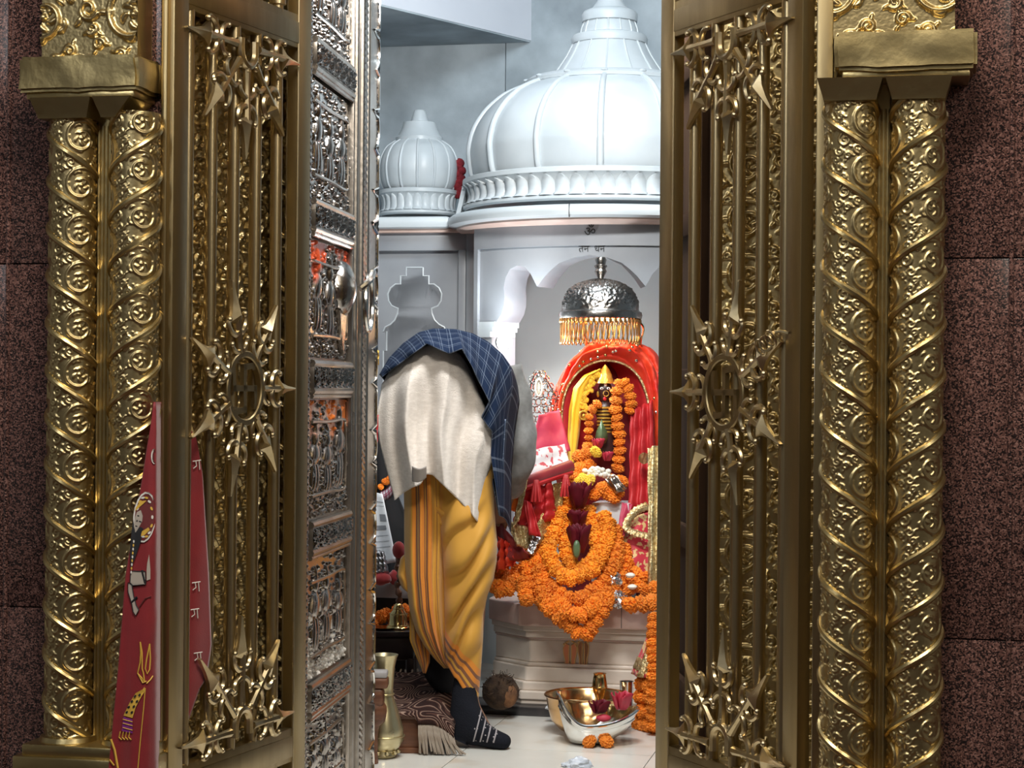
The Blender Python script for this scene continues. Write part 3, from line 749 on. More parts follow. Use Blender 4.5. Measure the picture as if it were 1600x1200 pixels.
# ------------------------------------------------------------------ red printed cloth hung on the gate pull
mat('red_cloth', (0.24, 0.008, 0.012), (0.20, 0.006, 0.010), rough=0.6, scale=20, sheen=0.3, bump=0.1, bscale=400)
for n_, c_ in (('print_white', (0.72, 0.68, 0.62)), ('print_yellow', (0.70, 0.42, 0.06)), ('print_black', (0.012, 0.012, 0.015)), ('print_skin', (0.42, 0.36, 0.30)), ('print_purple', (0.24, 0.03, 0.24)), ('print_maroon', (0.14, 0.02, 0.02))):
    mat(n_, c_, rough=0.65)
def cloth_v(x): return interp([(150, -0.100), (205, -0.096), (232, -0.084), (243, -0.074), (253, 0.036), (262, 0.058), (300, 0.11), (345, 0.17)], x)
def CP(x, y, e=0.0):
    v = cloth_v(x)-0.006*math.sin(x*0.09+y*0.006)
    return PWw(x, y, v-e)
def red_cloth():
    def ed(t):                                     # left and right edge in the hanging cloth
        y = 628+t*(1215-628)
        xl = interp([(628, 240), (660, 236), (750, 222), (900, 196), (1050, 184), (1215, 168)], y)
        xr = interp([(628, 252), (680, 306), (740, 316), (900, 326), (1010, 330), (1060, 322), (1075, 312), (1215, 262)], y)
        return y, xl, xr
    def fn(a, t):
        y, xl, xr = ed(t); return CP(xl+(xr-xl)*a, y)
    q = MB(); q.grid(46, 60, fn); o = solid(q.build('printed_cloth', 'red_cloth', angle=0), 0.0012)
    tag(o, 'red cloth printed with a figure and trident, hung behind the gate edge', 'cloth')
    def pr(name, m, poly, e=0.0035, closed=True):
        q = MB(); q.add([CP(x, y, e) for x, y in poly], [tuple(range(len(poly)))]); q.build(name, m, o, smooth=False)
    def line(name, m, pts, r=0.0011, e=0.0030, closed=False):
        q = MB(); q.tube([CP(x, y, e) for x, y in pts], r, 4, closed=closed, flat=1.0); q.build(name, m, o)
    def disc(cx, cy, rx, ry, a=0, n=18):
        return [(cx+rx*math.cos(2*PI*i/n)*math.cos(a)-ry*math.sin(2*PI*i/n)*math.sin(a), cy+rx*math.cos(2*PI*i/n)*math.sin(a)+ry*math.sin(2*PI*i/n)*math.cos(a)) for i in range(n)]
    # medallion
    pr('printed_medallion', 'print_white', disc(226, 808, 18, 40, 0.1), 0.0035); pr('printed_medallion', 'print_maroon', disc(226, 808, 15.5, 37, 0.1), 0.0040)
    for i in range(14):
        a = 2*PI*i/14; pr('printed_dot', 'print_yellow' if i % 2 else 'print_white', disc(226+12*math.cos(a), 808+31*math.sin(a), 1.8, 3.2, a, 8), 0.0046)
    pr('printed_crescent', 'print_yellow', [(212, 793), (220, 783), (229, 782), (224, 787), (216, 794), (211, 799)], 0.005)
    pr('printed_crescent', 'print_yellow', [(222, 830), (232, 824), (234, 828), (226, 836), (220, 838)], 0.005)
    pr('printed_face', 'print_skin', [(214, 800), (220, 797), (223, 806), (222, 815), (216, 826), (212, 832), (209, 822), (211, 808)], 0.005)
    for cx, cy, rx, ry in ((216, 806, 1.6, 1.2), (219, 815, 2.5, 1.0), (214, 814, 1.2, 1.6), (213, 822, 2, 0.9)): pr('printed_feature', 'print_black', disc(cx, cy, rx, ry, 0.3, 8), 0.0056)
    pr('printed_hair', 'print_black', [(208, 812), (211, 832), (218, 822), (224, 826), (220, 846), (214, 864), (208, 880), (204, 890), (203, 862), (205, 834)], 0.0044)
    # arm
    pr('printed_arm', 'print_skin', [(204, 894), (208, 892), (227, 893), (228, 913), (208, 915), (203, 910)], 0.0035)
    pr('printed_arm', 'print_skin', [(200, 910), (206, 914), (209, 932), (213, 946), (217, 953), (212, 962), (208, 956), (206, 944), (200, 925)], 0.0035)
    for y, x in ((893, 222), (939, 206)): line('printed_bangle', 'print_black', [(x, y-2 if x > 210 else y+2), (x+5 if x > 210 else x+8, y+18 if x > 210 else y-6)], 0.0022)
    line('printed_outline', 'print_black', [(204, 894), (208, 892), (227, 893), (228, 913), (208, 915), (203, 910)], 0.0008, 0.004, True)
    line('printed_outline', 'print_black', [(200, 910), (206, 914), (209, 932), (213, 946), (217, 953), (212, 962), (208, 956), (206, 944), (200, 925)], 0.0008, 0.004, True)
    pr('printed_hand', 'print_skin', [(230, 880), (233, 866), (235, 890), (235, 905), (229, 907), (229, 892)], 0.0035)
    line('printed_stem', 'print_maroon', [(218, 948), (227, 935), (236, 932)], 0.0014)
    for k in range(9): pr('printed_bead', 'print_yellow' if k % 2 else 'print_white', disc(209-0.5*k, 846+k*6, 1.3, 2.4, 0, 8), 0.005)
    # trident and drum sash
    for pts in ([(219, 1003), (220, 1020), (219, 1035), (215, 1052), (222, 1060), (226, 1066), (224, 1052), (222, 1045), (222, 1020), (219, 1003)],
                [(234, 1006), (229, 1030), (227, 1045), (230, 1053), (234, 1046), (235, 1030), (234, 1006)], [(229, 1068), (235, 1062), (239, 1056)], [(215, 1052), (223, 1067), (229, 1064)]):
        line('printed_trident', 'print_yellow', pts, 0.0012)
    line('printed_staff', 'print_yellow', [(227, 1075), (224, 1110), (219, 1160), (215, 1205)], 0.0009)
    sash = [(226, 1073), (223, 1077), (212, 1083), (203, 1097), (193, 1118), (207, 1122), (212, 1105), (220, 1090), (226, 1080)]
    pr('printed_sash', 'print_yellow', sash, 0.0035)
    for (x, y) in ((211, 1088), (206, 1096), (214, 1096), (201, 1105), (209, 1104), (198, 1113), (206, 1113), (218, 1086)): pr('printed_dot', 'print_black', disc(x, y, 1.7, 2.6, 0.7, 8), 0.0044)
    pr('printed_band', 'print_purple', [(193, 1120), (207, 1124), (207, 1146), (190, 1142)], 0.0035)
    for y in (1124, 1130, 1137): line('printed_stripe', 'print_yellow', [(192, y), (207, y+4)], 0.0008, 0.0045)
    for x in (188, 193, 198, 203): line('printed_fringe', 'print_yellow', [(x, 1143), (x-2, 1152), (x+2, 1156)], 0.0011)
    line('printed_border', 'print_yellow', [(173, 1155), (179, 1172), (184, 1200)], 0.0022); line('printed_border', 'print_yellow', [(171, 1187), (178, 1196)], 0.0016)
    pr('printed_letter', 'print_white', disc(241, 713, 5, 12), 0.0035); pr('printed_letter', 'print_maroon', disc(242, 713, 3.6, 9.5), 0.0042)
    for (x, y) in ((305, 918), (306, 728), (303, 960), (308, 1028)):
        line('printed_letter', 'print_white', [(x-5, y-7), (x+8, y-9)], 0.0010, 0.006); line('printed_letter', 'print_white', [(x, y-7), (x+1, y), (x-4, y+4)], 0.0010, 0.006); line('printed_letter', 'print_white', [(x+5, y-8), (x+6, y+6)], 0.0010, 0.006)
red_cloth()
# ------------------------------------------------------------------ shrine architecture
for o_ in [o for o in COL.objects if o.name == 'wall_back']:
    wb = o_
uj = PW(790, 100, VB-0.012).x
zj = [0, 0.62, 1.24, 1.86, ZC]
for i in range(-3, 4):
    a = uj+i*0.9; b = a+0.9
    if b < -2.1 or a > 2.3: continue
    for z0, z1 in ((0.0, 1.3), (1.3, 2.95)):
        wbox('wall_slab', (max(a, -2.1)+0.0015, VB-0.012, z0+0.0015), (min(b, 2.3)-0.0015, VB, z1-0.0015), 'plaster', wb, 0.001)
# diagonal beam under the ceiling
A = PWw(830, 58, VB-0.012); B = P(595, 8, 6.14)
dr = (B-A); dr.z = 0; dr.normalize(); B2 = A+dr*1.6
zb = 2.156
Cw = W(-2.1, VB-0.012, 0)
q = MB(); q.prism([(A.x, A.y), (B2.x, B2.y), (B2.x-0.6, B2.y+0.1), (Cw.x, Cw.y)], zb, ZC); o = fixn(q.build('trim_beam', 'white_paint', None, smooth=False)); struct(o)
q = MB(); q.prism([(A.x-0.004, A.y-0.002), (B2.x, B2.y-0.004), (B2.x-0.6, B2.y+0.1), (Cw.x, Cw.y)], zb-0.006, zb-0.0005); fixn(q.build('beam_soffit', 'plaster', o, smooth=False))

def plate(poly, cuts, mp, h0, h1, q):
    """flat outline (a, b) cut into strips, bent by mp(a, b, h) and given thickness"""
    bm = bmesh.new(); vs = [bm.verts.new((a, b, 0)) for a, b in poly]; f = bm.faces.new(vs)
    for c in cuts:
        bmesh.ops.bisect_plane(bm, geom=bm.verts[:]+bm.edges[:]+bm.faces[:], plane_co=(c, 0, 0), plane_no=(1, 0, 0), dist=1e-7)
    bmesh.ops.triangulate(bm, faces=bm.faces[:])
    ex = bmesh.ops.extrude_face_region(bm, geom=bm.faces[:])
    for v in ex['geom']:
        if isinstance(v, bmesh.types.BMVert): v.co.z = 1
    bmesh.ops.recalc_face_normals(bm, faces=bm.faces[:])
    for v in bm.verts: v.co = Vector(mp(v.co.x, v.co.y, h0+(h1-h0)*v.co.z))
    q.addbm(bm)
Yc = 6.15; DC = P(948, 600, Yc); uc = DC.x*CA-(Yc-Y0)*SA; vc = (Yc-Y0)*CA+DC.x*SA
def zz(y, Y=Yc, x=948): return P(x, y, Y).z
# --- straight wall left of the bay, with its cusped blind arch
VL = 2.80
ul0, ul1 = -2.1, PW(742, 500, VL).x
wl = struct(wbox('wall_altar_left', (ul0, VL+0.075, 0), (ul1, VL+0.11, 1.44), 'recess_stone'))
def pz(x, y, v): p = PW(x, y, v); return (p.x, p.z)
arch_r = [(638, 418), (661, 418), (661, 431), (670, 431), (670, 444), (678, 444), (686, 450), (690, 459), (689, 470), (684, 478), (674, 482), (675, 490), (679, 500), (686, 507), (694, 511), (697, 518), (692, 518), (692, 548), (697, 548), (697, 900)]
cx = 648
arch_l = [(2*cx-x, y) for x, y in reversed(arch_r)]
pts = [pz(x, y, VL+0.02) for x, y in arch_l+arch_r[1:]]
zlo = pts[0][1]
fld = [(PW(560, 600, VL+0.02).x-0.8, zlo)]+pts+[(PW(716, 600, VL+0.02).x, pts[-1][1]), (PW(716, 600, VL+0.02).x, 1.42), (PW(560, 600, VL+0.02).x-0.8, 1.42)]
q = MB(W); plate(fld, [], lambda a, b, h: (a, h, b), VL+0.02, VL+0.075, q); fixn(q.build('arched_panel', 'marble_grey', wl, smooth=False))
q = MB(W); q.tube([(a, VL+0.021, b) for a, b in pts], 0.0032, 5); q.build('arch_edging', 'marble', wl, angle=60)
za = PW(650, 392, VL).z
wbox('top_rail', (ul0, VL-0.004, za), (ul1, VL+0.03, 1.44), 'marble_grey', wl, 0.003)
wbox('pilaster', (PW(715, 600, VL).x, VL-0.006, 0), (ul1-0.03, VL+0.05, za+0.002), 'marble_grey', wl, 0.003)
wbox('corner_shaft', (ul1-0.028, VL-0.012, 0), (ul1, VL+0.05, 1.44), 'marble_grey', wl, 0.004)
# --- projecting bay with the cusped arch in front of the niche
RA = 0.62
ub = PW(922, 450, 2.52).x; vcb = 2.50+RA
def cyl(a, b, h):                                   # a along the arc, h outward from the face
    t = a/RA; r = RA+h
    return W(ub+r*math.sin(t), vcb-r*math.cos(t), b)
def inv(x, y):                                      # pixel -> (arc, z) on the face
    d = ray(x, y); lo = None
    o = Vector((0, 0)); 
    # solve in the wall frame
    p0 = PW(x, y, 2.0); p1 = PW(x, y, 3.2); best = None
    for i in range(400):
        p = p0.lerp(p1, i/399); rr = math.hypot(p.x-ub, p.y-vcb)
        if rr <= RA and p.y < vcb: best = p; break
    if best is None: best = p1
    return RA*math.atan2(best.x-ub, vcb-best.y), best.z
half = [(776, 503), (784, 490), (788, 477), (789, 464), (787, 450), (790, 434), (797, 421), (808, 415), (820, 417), (830, 429), (839.5, 448), (851.5, 432), (862, 421), (874, 411), (898, 402), (922, 398.5)]
ap = [inv(x, y) for x, y in half]
a_c = ap[-1][0]
ap = ap+[(2*a_c-a, b) for a, b in reversed(ap[:-1])]
aL = inv(744, 450)[0]; aR = 2*a_c-aL; zim = ap[0][1]
poly = [(aL, zim)]+ap+[(aR, zim), (aR, 1.43), (aL, 1.43)]
wnich = struct(wbox('wall_niche', (PW(700, 600, 3.15).x, 3.15, 0), (PW(700, 600, 3.15).x+1.4, 3.2, 1.43), 'niche_white'))
cuts = [aL+(aR-aL)*i/24 for i in range(1, 24)]
q = MB(); plate(poly, cuts, cyl, -0.11, 0.0, q); wbay = struct(q.build('trim_arch_bay', 'marble_grey', None, smooth=True, angle=25))
zf = inv(922, 384)[1]
q = MB(); plate([(aL, zf), (aR, zf), (aR, 1.44), (aL, 1.44)], cuts, cyl, -0.02, 0.010, q); q.build('frieze', 'marble_grey', wbay, angle=25)
for (xa, xb) in ((aL, aL+0.018), (aR-0.018, aR)):
    q = MB(); plate([(xa, 0.32), (xb, 0.32), (xb, zf), (xa, zf)], [(xa+xb)/2], cyl, -0.03, 0.010, q); q.build('bay_border', 'marble_grey', wbay, angle=25)
# jambs and stepped imposts of the arch
for s in (0, 1):
    a0, a1 = aL, inv(767, 560)[0]
    if s: a0, a1 = 2*a_c-a1, aR
    q = MB(); plate([(a0, 0.32), (a1, 0.32), (a1, zim-0.045), (a0, zim-0.045)], [(a0+a1)/2], cyl, -0.11, -0.004, q); q.build('arch_jamb', 'marble_grey', wbay, angle=25)
    for k, (g, z0, z1) in enumerate(((0.0, zim-0.047, zim-0.03), (0.010, zim-0.03, zim-0.016), (0.018, zim-0.016, zim+0.001))):
        b0, b1 = (a0, a1+g) if not s else (a0-g, a1)
        q = MB(); plate([(b0, z0), (b1, z0), (b1, z1), (b0, z1)], [(b0+b1)/2], cyl, -0.11, 0.004, q); q.build('impost_step', 'marble', wbay, angle=25)
# --- cornice: straight run and round bay slab
ct = struct(wbox('trim_cornice', (ul0, VL-0.055, 1.440), (PW(702, 345, VL-0.05).x, VL+0.30, 1.478), 'marble', None, 0.012))
wbox('cornice_fillet', (ul0, VL-0.028, 1.428), (PW(722, 345, VL-0.03).x, VL+0.2, 1.441), 'marble_pink', ct, 0.003)
q = MB(W); Rc = 0.515
q.lathe([(0.10, 1.438), (Rc-0.022, 1.438), (Rc-0.004, 1.444), (Rc, 1.456), (Rc-0.003, 1.468), (Rc-0.014, 1.476), (Rc-0.05, 1.480), (0.10, 1.480)], (uc, vc, 0), 72, PI, 2*PI)
cb = struct(q.build('trim_cornice_bay', 'marble', None, angle=50))
q = MB(W); q.lathe([(0.1, 1.424), (Rc-0.045, 1.424), (Rc-0.030, 1.432), (Rc-0.030, 1.440), (0.1, 1.440)], (uc, vc, 0), 72, PI, 2*PI); q.build('cornice_fillet', 'marble_pink', cb, angle=50)
# slab joint over the middle
q = MB(W)
for an in (-PI/2-0.065,):
    q.box((uc+Rc*math.cos(an)-0.001, vc+Rc*math.sin(an)-0.0015, 1.437), (uc+Rc*math.cos(an)+0.001, vc+Rc*math.sin(an)+0.01, 1.478))
q.build('slab_joint', 'black_stone', cb)

# --- domes
def petal_ring(root, c, R0, z0, z1, n, k):
    """upright lotus petals on a cavetto band"""
    h = z1-z0
    q = MB(); prof = [(R0-0.004, z0), (R0+0.004, z0+0.06*h), (R0+0.004, z0+0.14*h), (R0-0.020*k, z0+0.22*h), (R0-0.026*k, z0+0.45*h), (R0-0.018*k, z0+0.68*h), (R0-0.002*k, z0+0.80*h), (R0+0.004, z0+0.84*h), (R0+0.004, z0+0.97*h), (R0-0.004, z1)]
    q.lathe(prof, c, 72, caps=False); ring = q.build('petal_band', 'marble', root, angle=40)
    # one petal, turned round the axis
    w = 2*PI*R0/n*0.46; ol = [(-w, 0.18), (w, 0.18), (w, 0.55), (w*0.85, 0.66), (w*0.45, 0.75), (0, 0.79), (-w*0.45, 0.75), (-w*0.85, 0.66), (-w, 0.55)]
    def rad(b): return interp([(0.14, R0+0.004), (0.22, R0-0.020*k), (0.45, R0-0.026*k), (0.68, R0-0.018*k), (0.80, R0-0.002*k)], b)
    q = MB(); vs = []; fs = []
    rows = [0.17, 0.26, 0.38, 0.50, 0.60, 0.68, 0.74, 0.785]
    for b in rows:
        ww = w*(1 if b < 0.5 else math.sqrt(max(0.0, 1-((b-0.5)/0.29)**2)))
        for s_, e in ((-1, 0.0), (-0.72, 0.010*k), (0, 0.013*k), (0.72, 0.010*k), (1, 0.0)): vs.append((rad(b)+e, ww*s_, c[2]*0+z0+b*h))
    for i in range(len(rows)-1):
        for j in range(4): fs.append((i*5+j, i*5+j+1, (i+1)*5+j+1, (i+1)*5+j))
    q.add(vs, fs); o = q.build('petal', 'marble', None, angle=60); me = o.data; off = Vector(o.location); bpy.data.objects.remove(o)
    for i in range(n):
        a = 2*PI*(i+0.5)/n
        if math.sin(a) > 0.35: continue               # the rear ones can never be seen
        p = Vector((c[0], c[1], 0))+Matrix.Rotation(a, 3, 'Z') @ off
        obj_from('petal', me, p, ring, (0, 0, a))
def dome(name, label, px, Yd, prof, ring, neck, nrib, ph, knobs, k, bulge=0.02):
    c = P(px, 600, Yd); c.z = 0
    sc = Yd/F
    Z = lambda y: P(px, y, Yd).z
    root = thing(name, label, 'dome', (c.x, c.y, Z(ring[0])), 'marble domes over the altar')
    petal_ring(root, (c.x, c.y, 0), ring[2]*sc, Z(ring[0]), Z(ring[1]), ring[3], k)
    pr = catmull([(r*sc, 0, Z(y)) for r, y in prof], 5); pr = [(p.x, p.z) for p in pr]
    q = MB(); q.lathe(pr, (c.x, c.y, 0), nrib*8, rfun=lambda a, z: 1+bulge*(abs(math.sin((a-ph)*nrib/2))**0.8-1.0))
    body = q.build('dome_shell', 'marble', root, angle=50)
    for i in range(nrib):
        a = ph+2*PI*i/nrib
        if math.sin(a) > 0.5: continue
        q = MB(); t = k*0.0105
        q.tube([(c.x+math.cos(a)*(r-0.002), c.y+math.sin(a)*(r-0.002), z) for r, z in pr[1:-1]], [t*(0.55+0.45*min(1, r/max(p_[0] for p_ in pr))) for r, z in pr[1:-1]], 8); q.build('rib', 'marble', body, angle=60)
    for i, nk in enumerate(neck):
        q = MB(); q.lathe([(r*sc, Z(y)) for r, y in nk], (c.x, c.y, 0), 40); q.build(('collar', 'spire_skirt', 'spire_ring', 'spire_neck', 'spire_ring', 'finial')[i if len(neck) > 2 else (0 if i == 0 else 5)], 'marble', root, angle=40)
    return root, c, sc, Z
root, c, sc, Z = dome('ribbed_dome', 'large ribbed white marble dome with petal band and tall spire', 948, Yc,
     [(212, 286), (216, 272), (219, 250), (219, 234), (212, 207), (196, 181), (178, 163), (160, 150), (128, 136), (100, 130)], (334, 284, 226, 60),
     [[(100, 134), (132, 137), (134, 132), (126, 126), (92, 122)], [(92, 124), (86, 118), (76, 104), (67, 90), (60, 76), (56, 68)], [(50, 71), (59, 70), (60, 62), (57, 57), (46, 54)], [(46, 56), (44, 46), (41, 38), (38, 33)],
      [(36, 36), (43, 35), (44, 24), (41, 19), (34, 16)], [(34, 18), (27, 12), (20, 2), (15, -12), (10, -30), (13, -40), (6, -52), (0, -70)]], 14, -PI/2-0.105, None, 1.0, 0.014)
for i in range(14):                                 # creases of the spire skirt
    a = -PI/2-0.105+2*PI*i/14
    if math.sin(a) > 0.4: continue
    q = MB(); q.tube([(c.x+math.cos(a)*r*sc, c.y+math.sin(a)*r*sc, Z(y)) for r, y in ((92, 124), (86, 118), (76, 104), (67, 90), (60, 76), (56, 68))], 0.0035, 6); q.build('crease', 'marble', root)
    q = MB(); q.tube([(c.x+math.cos(a)*r*sc, c.y+math.sin(a)*r*sc, Z(y)) for r, y in ((46, 56), (44, 46), (41, 38), (38, 33))], 0.003, 6); q.build('crease', 'marble', root)
    q = MB(); q.ball((c.x+math.cos(a)*130*sc, c.y+math.sin(a)*130*sc, Z(130)), (0.012, 0.012, 0.006), 8, 6); q.build('rim_scallop', 'marble', root)
dome('ribbed_dome', 'small ribbed white marble dome with stubby knob beside the large one', 652, 6.42,
     [(52, 302), (60, 288), (63, 268), (61, 250), (53, 233), (42, 224), (34, 220)], (339, 298, 60, 26),
     [[(30, 224), (37, 223), (37, 216), (32, 211), (28, 202), (25, 192), (14, 190)], [(14, 191), (12, 184), (9, 174), (7, 172), (0, 171)]], 14, -PI/2, None, 0.42)
# cut plinth so the small dome stands on the cornice
# small framed picture and red bundle tucked between the domes
mat('red_yarn', (0.32, 0.02, 0.03), (0.20, 0.015, 0.02), rough=0.9, scale=60, bump=0.6, bscale=120)
q = MB()
for i in range(9):
    p = P(719+rnd.uniform(-4, 4), 255+i*6, 6.40); q.ball((p.x, p.y, p.z), (0.018, 0.02, 0.017), 8, 6)
tag(q.build('thread_bundle', 'red_yarn'), 'red thread bundle tucked between the two marble domes', 'thread')
p0 = P(712, 336, 6.10); p1 = P(724, 288, 6.12)
g = thing('framed_card', 'small white-edged card leaning against the big dome base', 'card', (p0.x, p0.y, 1.479))
def fc(a, b, h): return (p0.x+(p1.x-p0.x)*b+0.012*a*0.4, p0.y+0.16*a+h*0.2, 1.4795+(p1.z-1.4795)*b)
q = MB(); 
for (a, b) in ((0, 1),):
    q.add([(p0.x, p0.y, 1.480), (p0.x+0.014, p0.y-0.006, 1.480), (p1.x+0.012, p1.y-0.006, p1.z), (p1.x-0.002, p1.y, p1.z), (p0.x+0.03, p0.y+0.14, 1.480), (p0.x+0.044, p0.y+0.134, 1.480), (p1.x+0.042, p1.y+0.134, p1.z), (p1.x+0.028, p1.y+0.14, p1.z)],
          [(0, 1, 2, 3), (4, 7, 6, 5), (0, 4, 5, 1), (1, 5, 6, 2), (2, 6, 7, 3), (3, 7, 4, 0)])
q.build('frame_edge', 'marble', g, smooth=False)

# --- writing on the bay: black devanagari letters painted on frieze and arch
def letters(txt, x, y, hpx, par, hoff):
    a0, z0 = inv(x, y)
    cu = bpy.data.curves.new('lettering', 'FONT'); cu.body = txt; cu.align_x = 'CENTER'; cu.align_y = 'CENTER'
    cu.size = hpx*5.65/F*1.25; cu.extrude = 0.0005
    o = bpy.data.objects.new('lettering', cu); COL.objects.link(o)
    t = a0/RA; n = W(ub+(RA+hoff)*math.sin(t), vcb-(RA+hoff)*math.cos(t), z0)
    o.location = n; o.rotation_euler = (PI/2, 0, -ALP+t); cu.materials.append(MATS['black_paint'])
    setpar(o, par); o['label'] = 'black painted lettering'
    return o
letters('ॐ', 923, 363, 17, wbay, 0.012)
letters('तन  धन', 925, 389, 12, wbay, 0.002)
# left side panel of wall further left behind the door: nothing seen
# ------------------------------------------------------------------ cloth helpers
def gridobj(name, nu, nv, fn, material, parent=None, thick=0.0, cu=False, sub=0, flip=False):
    us = [i/(nu if cu else nu-1) for i in range(nu)]; vs_ = [j/(nv-1) for j in range(nv)]
    co = [T3(fn(u, v)) for v in vs_ for u in us]
    fc = gridfaces(nu, nv, cu)
    if flip: fc = fc[:, ::-1]
    o = link_mesh(name, co, fc, material, parent, True, 0)
    uv = o.data.uv_layers.new(name='UVMap'); n = len(o.data.loops); li = np.zeros(n, dtype=np.int32); o.data.loops.foreach_get('vertex_index', li)
    U = np.array(us)[li % nu]; V = np.array(vs_)[li//nu]
    if cu:
        U4 = U.reshape(-1, 4); w = (U4.max(1)-U4.min(1)) > 0.5; U4[w] = np.where(U4[w] < 0.5, U4[w]+1, U4[w]); U = U4.ravel()
    uv.data.foreach_set('uv', np.stack([U, V], -1).astype(np.float32).ravel())
    if thick: solid(o, thick, 0.0)
    if sub: subsurf(o, sub)
    return o
def uvramp(name, stops, axis=0, rough=0.75, base=None, weave=0.0, sheen=0.2, rep=1.0):
    """cloth whose colour runs in bands along one UV axis (woven borders)"""
    m = mat(name, stops[0][1], rough=rough, sheen=sheen, bump=weave, bscale=500); nt = m.node_tree; N = nt.nodes; L = nt.links; b = N['Principled BSDF']
    tc = N.new('ShaderNodeTexCoord'); sp = N.new('ShaderNodeSeparateXYZ'); L.new(tc.outputs['UV'], sp.inputs[0]); src = sp.outputs[axis]
    if rep != 1.0:
        mu = N.new('ShaderNodeMath'); mu.operation = 'MULTIPLY'; mu.inputs[1].default_value = rep; L.new(src, mu.inputs[0]); fr = N.new('ShaderNodeMath'); fr.operation = 'FRACT'; L.new(mu.outputs[0], fr.inputs[0]); src = fr.outputs[0]
    r = N.new('ShaderNodeValToRGB'); r.color_ramp.interpolation = 'CONSTANT'; e = r.color_ramp.elements
    e[0].position = stops[0][0]; e[0].color = (*stops[0][1], 1); e[1].position = stops[1][0]; e[1].color = (*stops[1][1], 1)
    for p, c in stops[2:]: k = e.new(p); k.color = (*c, 1)
    L.new(src, r.inputs[0]); L.new(r.outputs[0], b.inputs['Base Color']); return m
def check(name, base, line, nu, nv, w=0.10, tint=0.5):
    m = mat(name, base, rough=0.9, spec=0.2, bump=0.3, bscale=600); nt = m.node_tree; N = nt.nodes; L = nt.links; b = N['Principled BSDF']
    tc = N.new('ShaderNodeTexCoord'); sp = N.new('ShaderNodeSeparateXYZ'); L.new(tc.outputs['UV'], sp.inputs[0])
    def bars(src, n, off, ww):
        a = N.new('ShaderNodeMath'); a.operation = 'MULTIPLY_ADD'; a.inputs[1].default_value = n; a.inputs[2].default_value = off; L.new(src, a.inputs[0])
        f = N.new('ShaderNodeMath'); f.operation = 'FRACT'; L.new(a.outputs[0], f.inputs[0])
        c = N.new('ShaderNodeMath'); c.operation = 'LESS_THAN'; c.inputs[1].default_value = ww; L.new(f.outputs[0], c.inputs[0]); return c.outputs[0]
    s = None
    for src, n, off, ww in ((sp.outputs[0], nu, 0, w), (sp.outputs[0], nu, 0.22, w*0.6), (sp.outputs[1], nv, 0, w), (sp.outputs[1], nv, 0.22, w*0.6)):
        o = bars(src, n, off, ww)
        if s is None: s = o
        else:
            a = N.new('ShaderNodeMath'); a.operation = 'ADD'; L.new(s, a.inputs[0]); L.new(o, a.inputs[1]); s = a.outputs[0]
    k = N.new('ShaderNodeMath'); k.operation = 'MULTIPLY'; k.use_clamp = True; k.inputs[1].default_value = tint; L.new(s, k.inputs[0])
    mx = N.new('ShaderNodeMix'); mx.data_type = 'RGBA'; L.new(k.outputs[0], mx.inputs['Factor']); mx.inputs['A'].default_value = (*base, 1); mx.inputs['B'].default_value = (*line, 1)
    L.new(mx.outputs['Result'], b.inputs['Base Color']); return m
OCH = (0.60, 0.30, 0.035); ORG = (0.70, 0.24, 0.02); BRN = (0.20, 0.075, 0.03)
mat('skin', (0.30, 0.16, 0.10), (0.26, 0.135, 0.085), rough=0.5, scale=30, sss=0.1)
mat('hair_black', (0.012, 0.010, 0.010), rough=0.6)
mat('dhoti', OCH, (0.54, 0.26, 0.03), rough=0.72, scale=9, sheen=0.25, bump=0.12, bscale=500)
uvramp('dhoti_hem', [(0.0, OCH), (0.855, ORG), (0.88, BRN), (0.895, ORG), (0.92, BRN), (0.94, OCH), (0.955, BRN), (0.97, ORG)], 1, 0.72)
uvramp('dhoti_pleat', [(0.0, OCH), (0.22, ORG), (0.30, BRN), (0.325, OCH), (0.35, BRN), (0.375, ORG), (0.45, BRN), (0.475, OCH), (0.50, BRN), (0.525, ORG), (0.60, OCH), (0.70, BRN), (0.712, OCH)], 0, 0.72)
uvramp('dhoti_strip', [(0.0, OCH), (0.25, BRN), (0.33, ORG), (0.5, BRN), (0.58, OCH), (0.68, BRN), (0.78, ORG)], 0, 0.72)
mat('linen', (0.90, 0.83, 0.76), (0.76, 0.69, 0.62), rough=0.85, scale=55, sheen=0.2, bump=0.45, bscale=230, stretch=(1, 1, 3.0), contrast=(0.3, 0.7))
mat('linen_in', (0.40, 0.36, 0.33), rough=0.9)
mat('shirt_grey', (0.21, 0.205, 0.195), (0.16, 0.155, 0.145), rough=0.85, scale=60, sheen=0.2, bump=0.2, bscale=400)
check('shawl', (0.0075, 0.017, 0.045), (0.34, 0.40, 0.50), 18, 5, 0.07, 0.24)
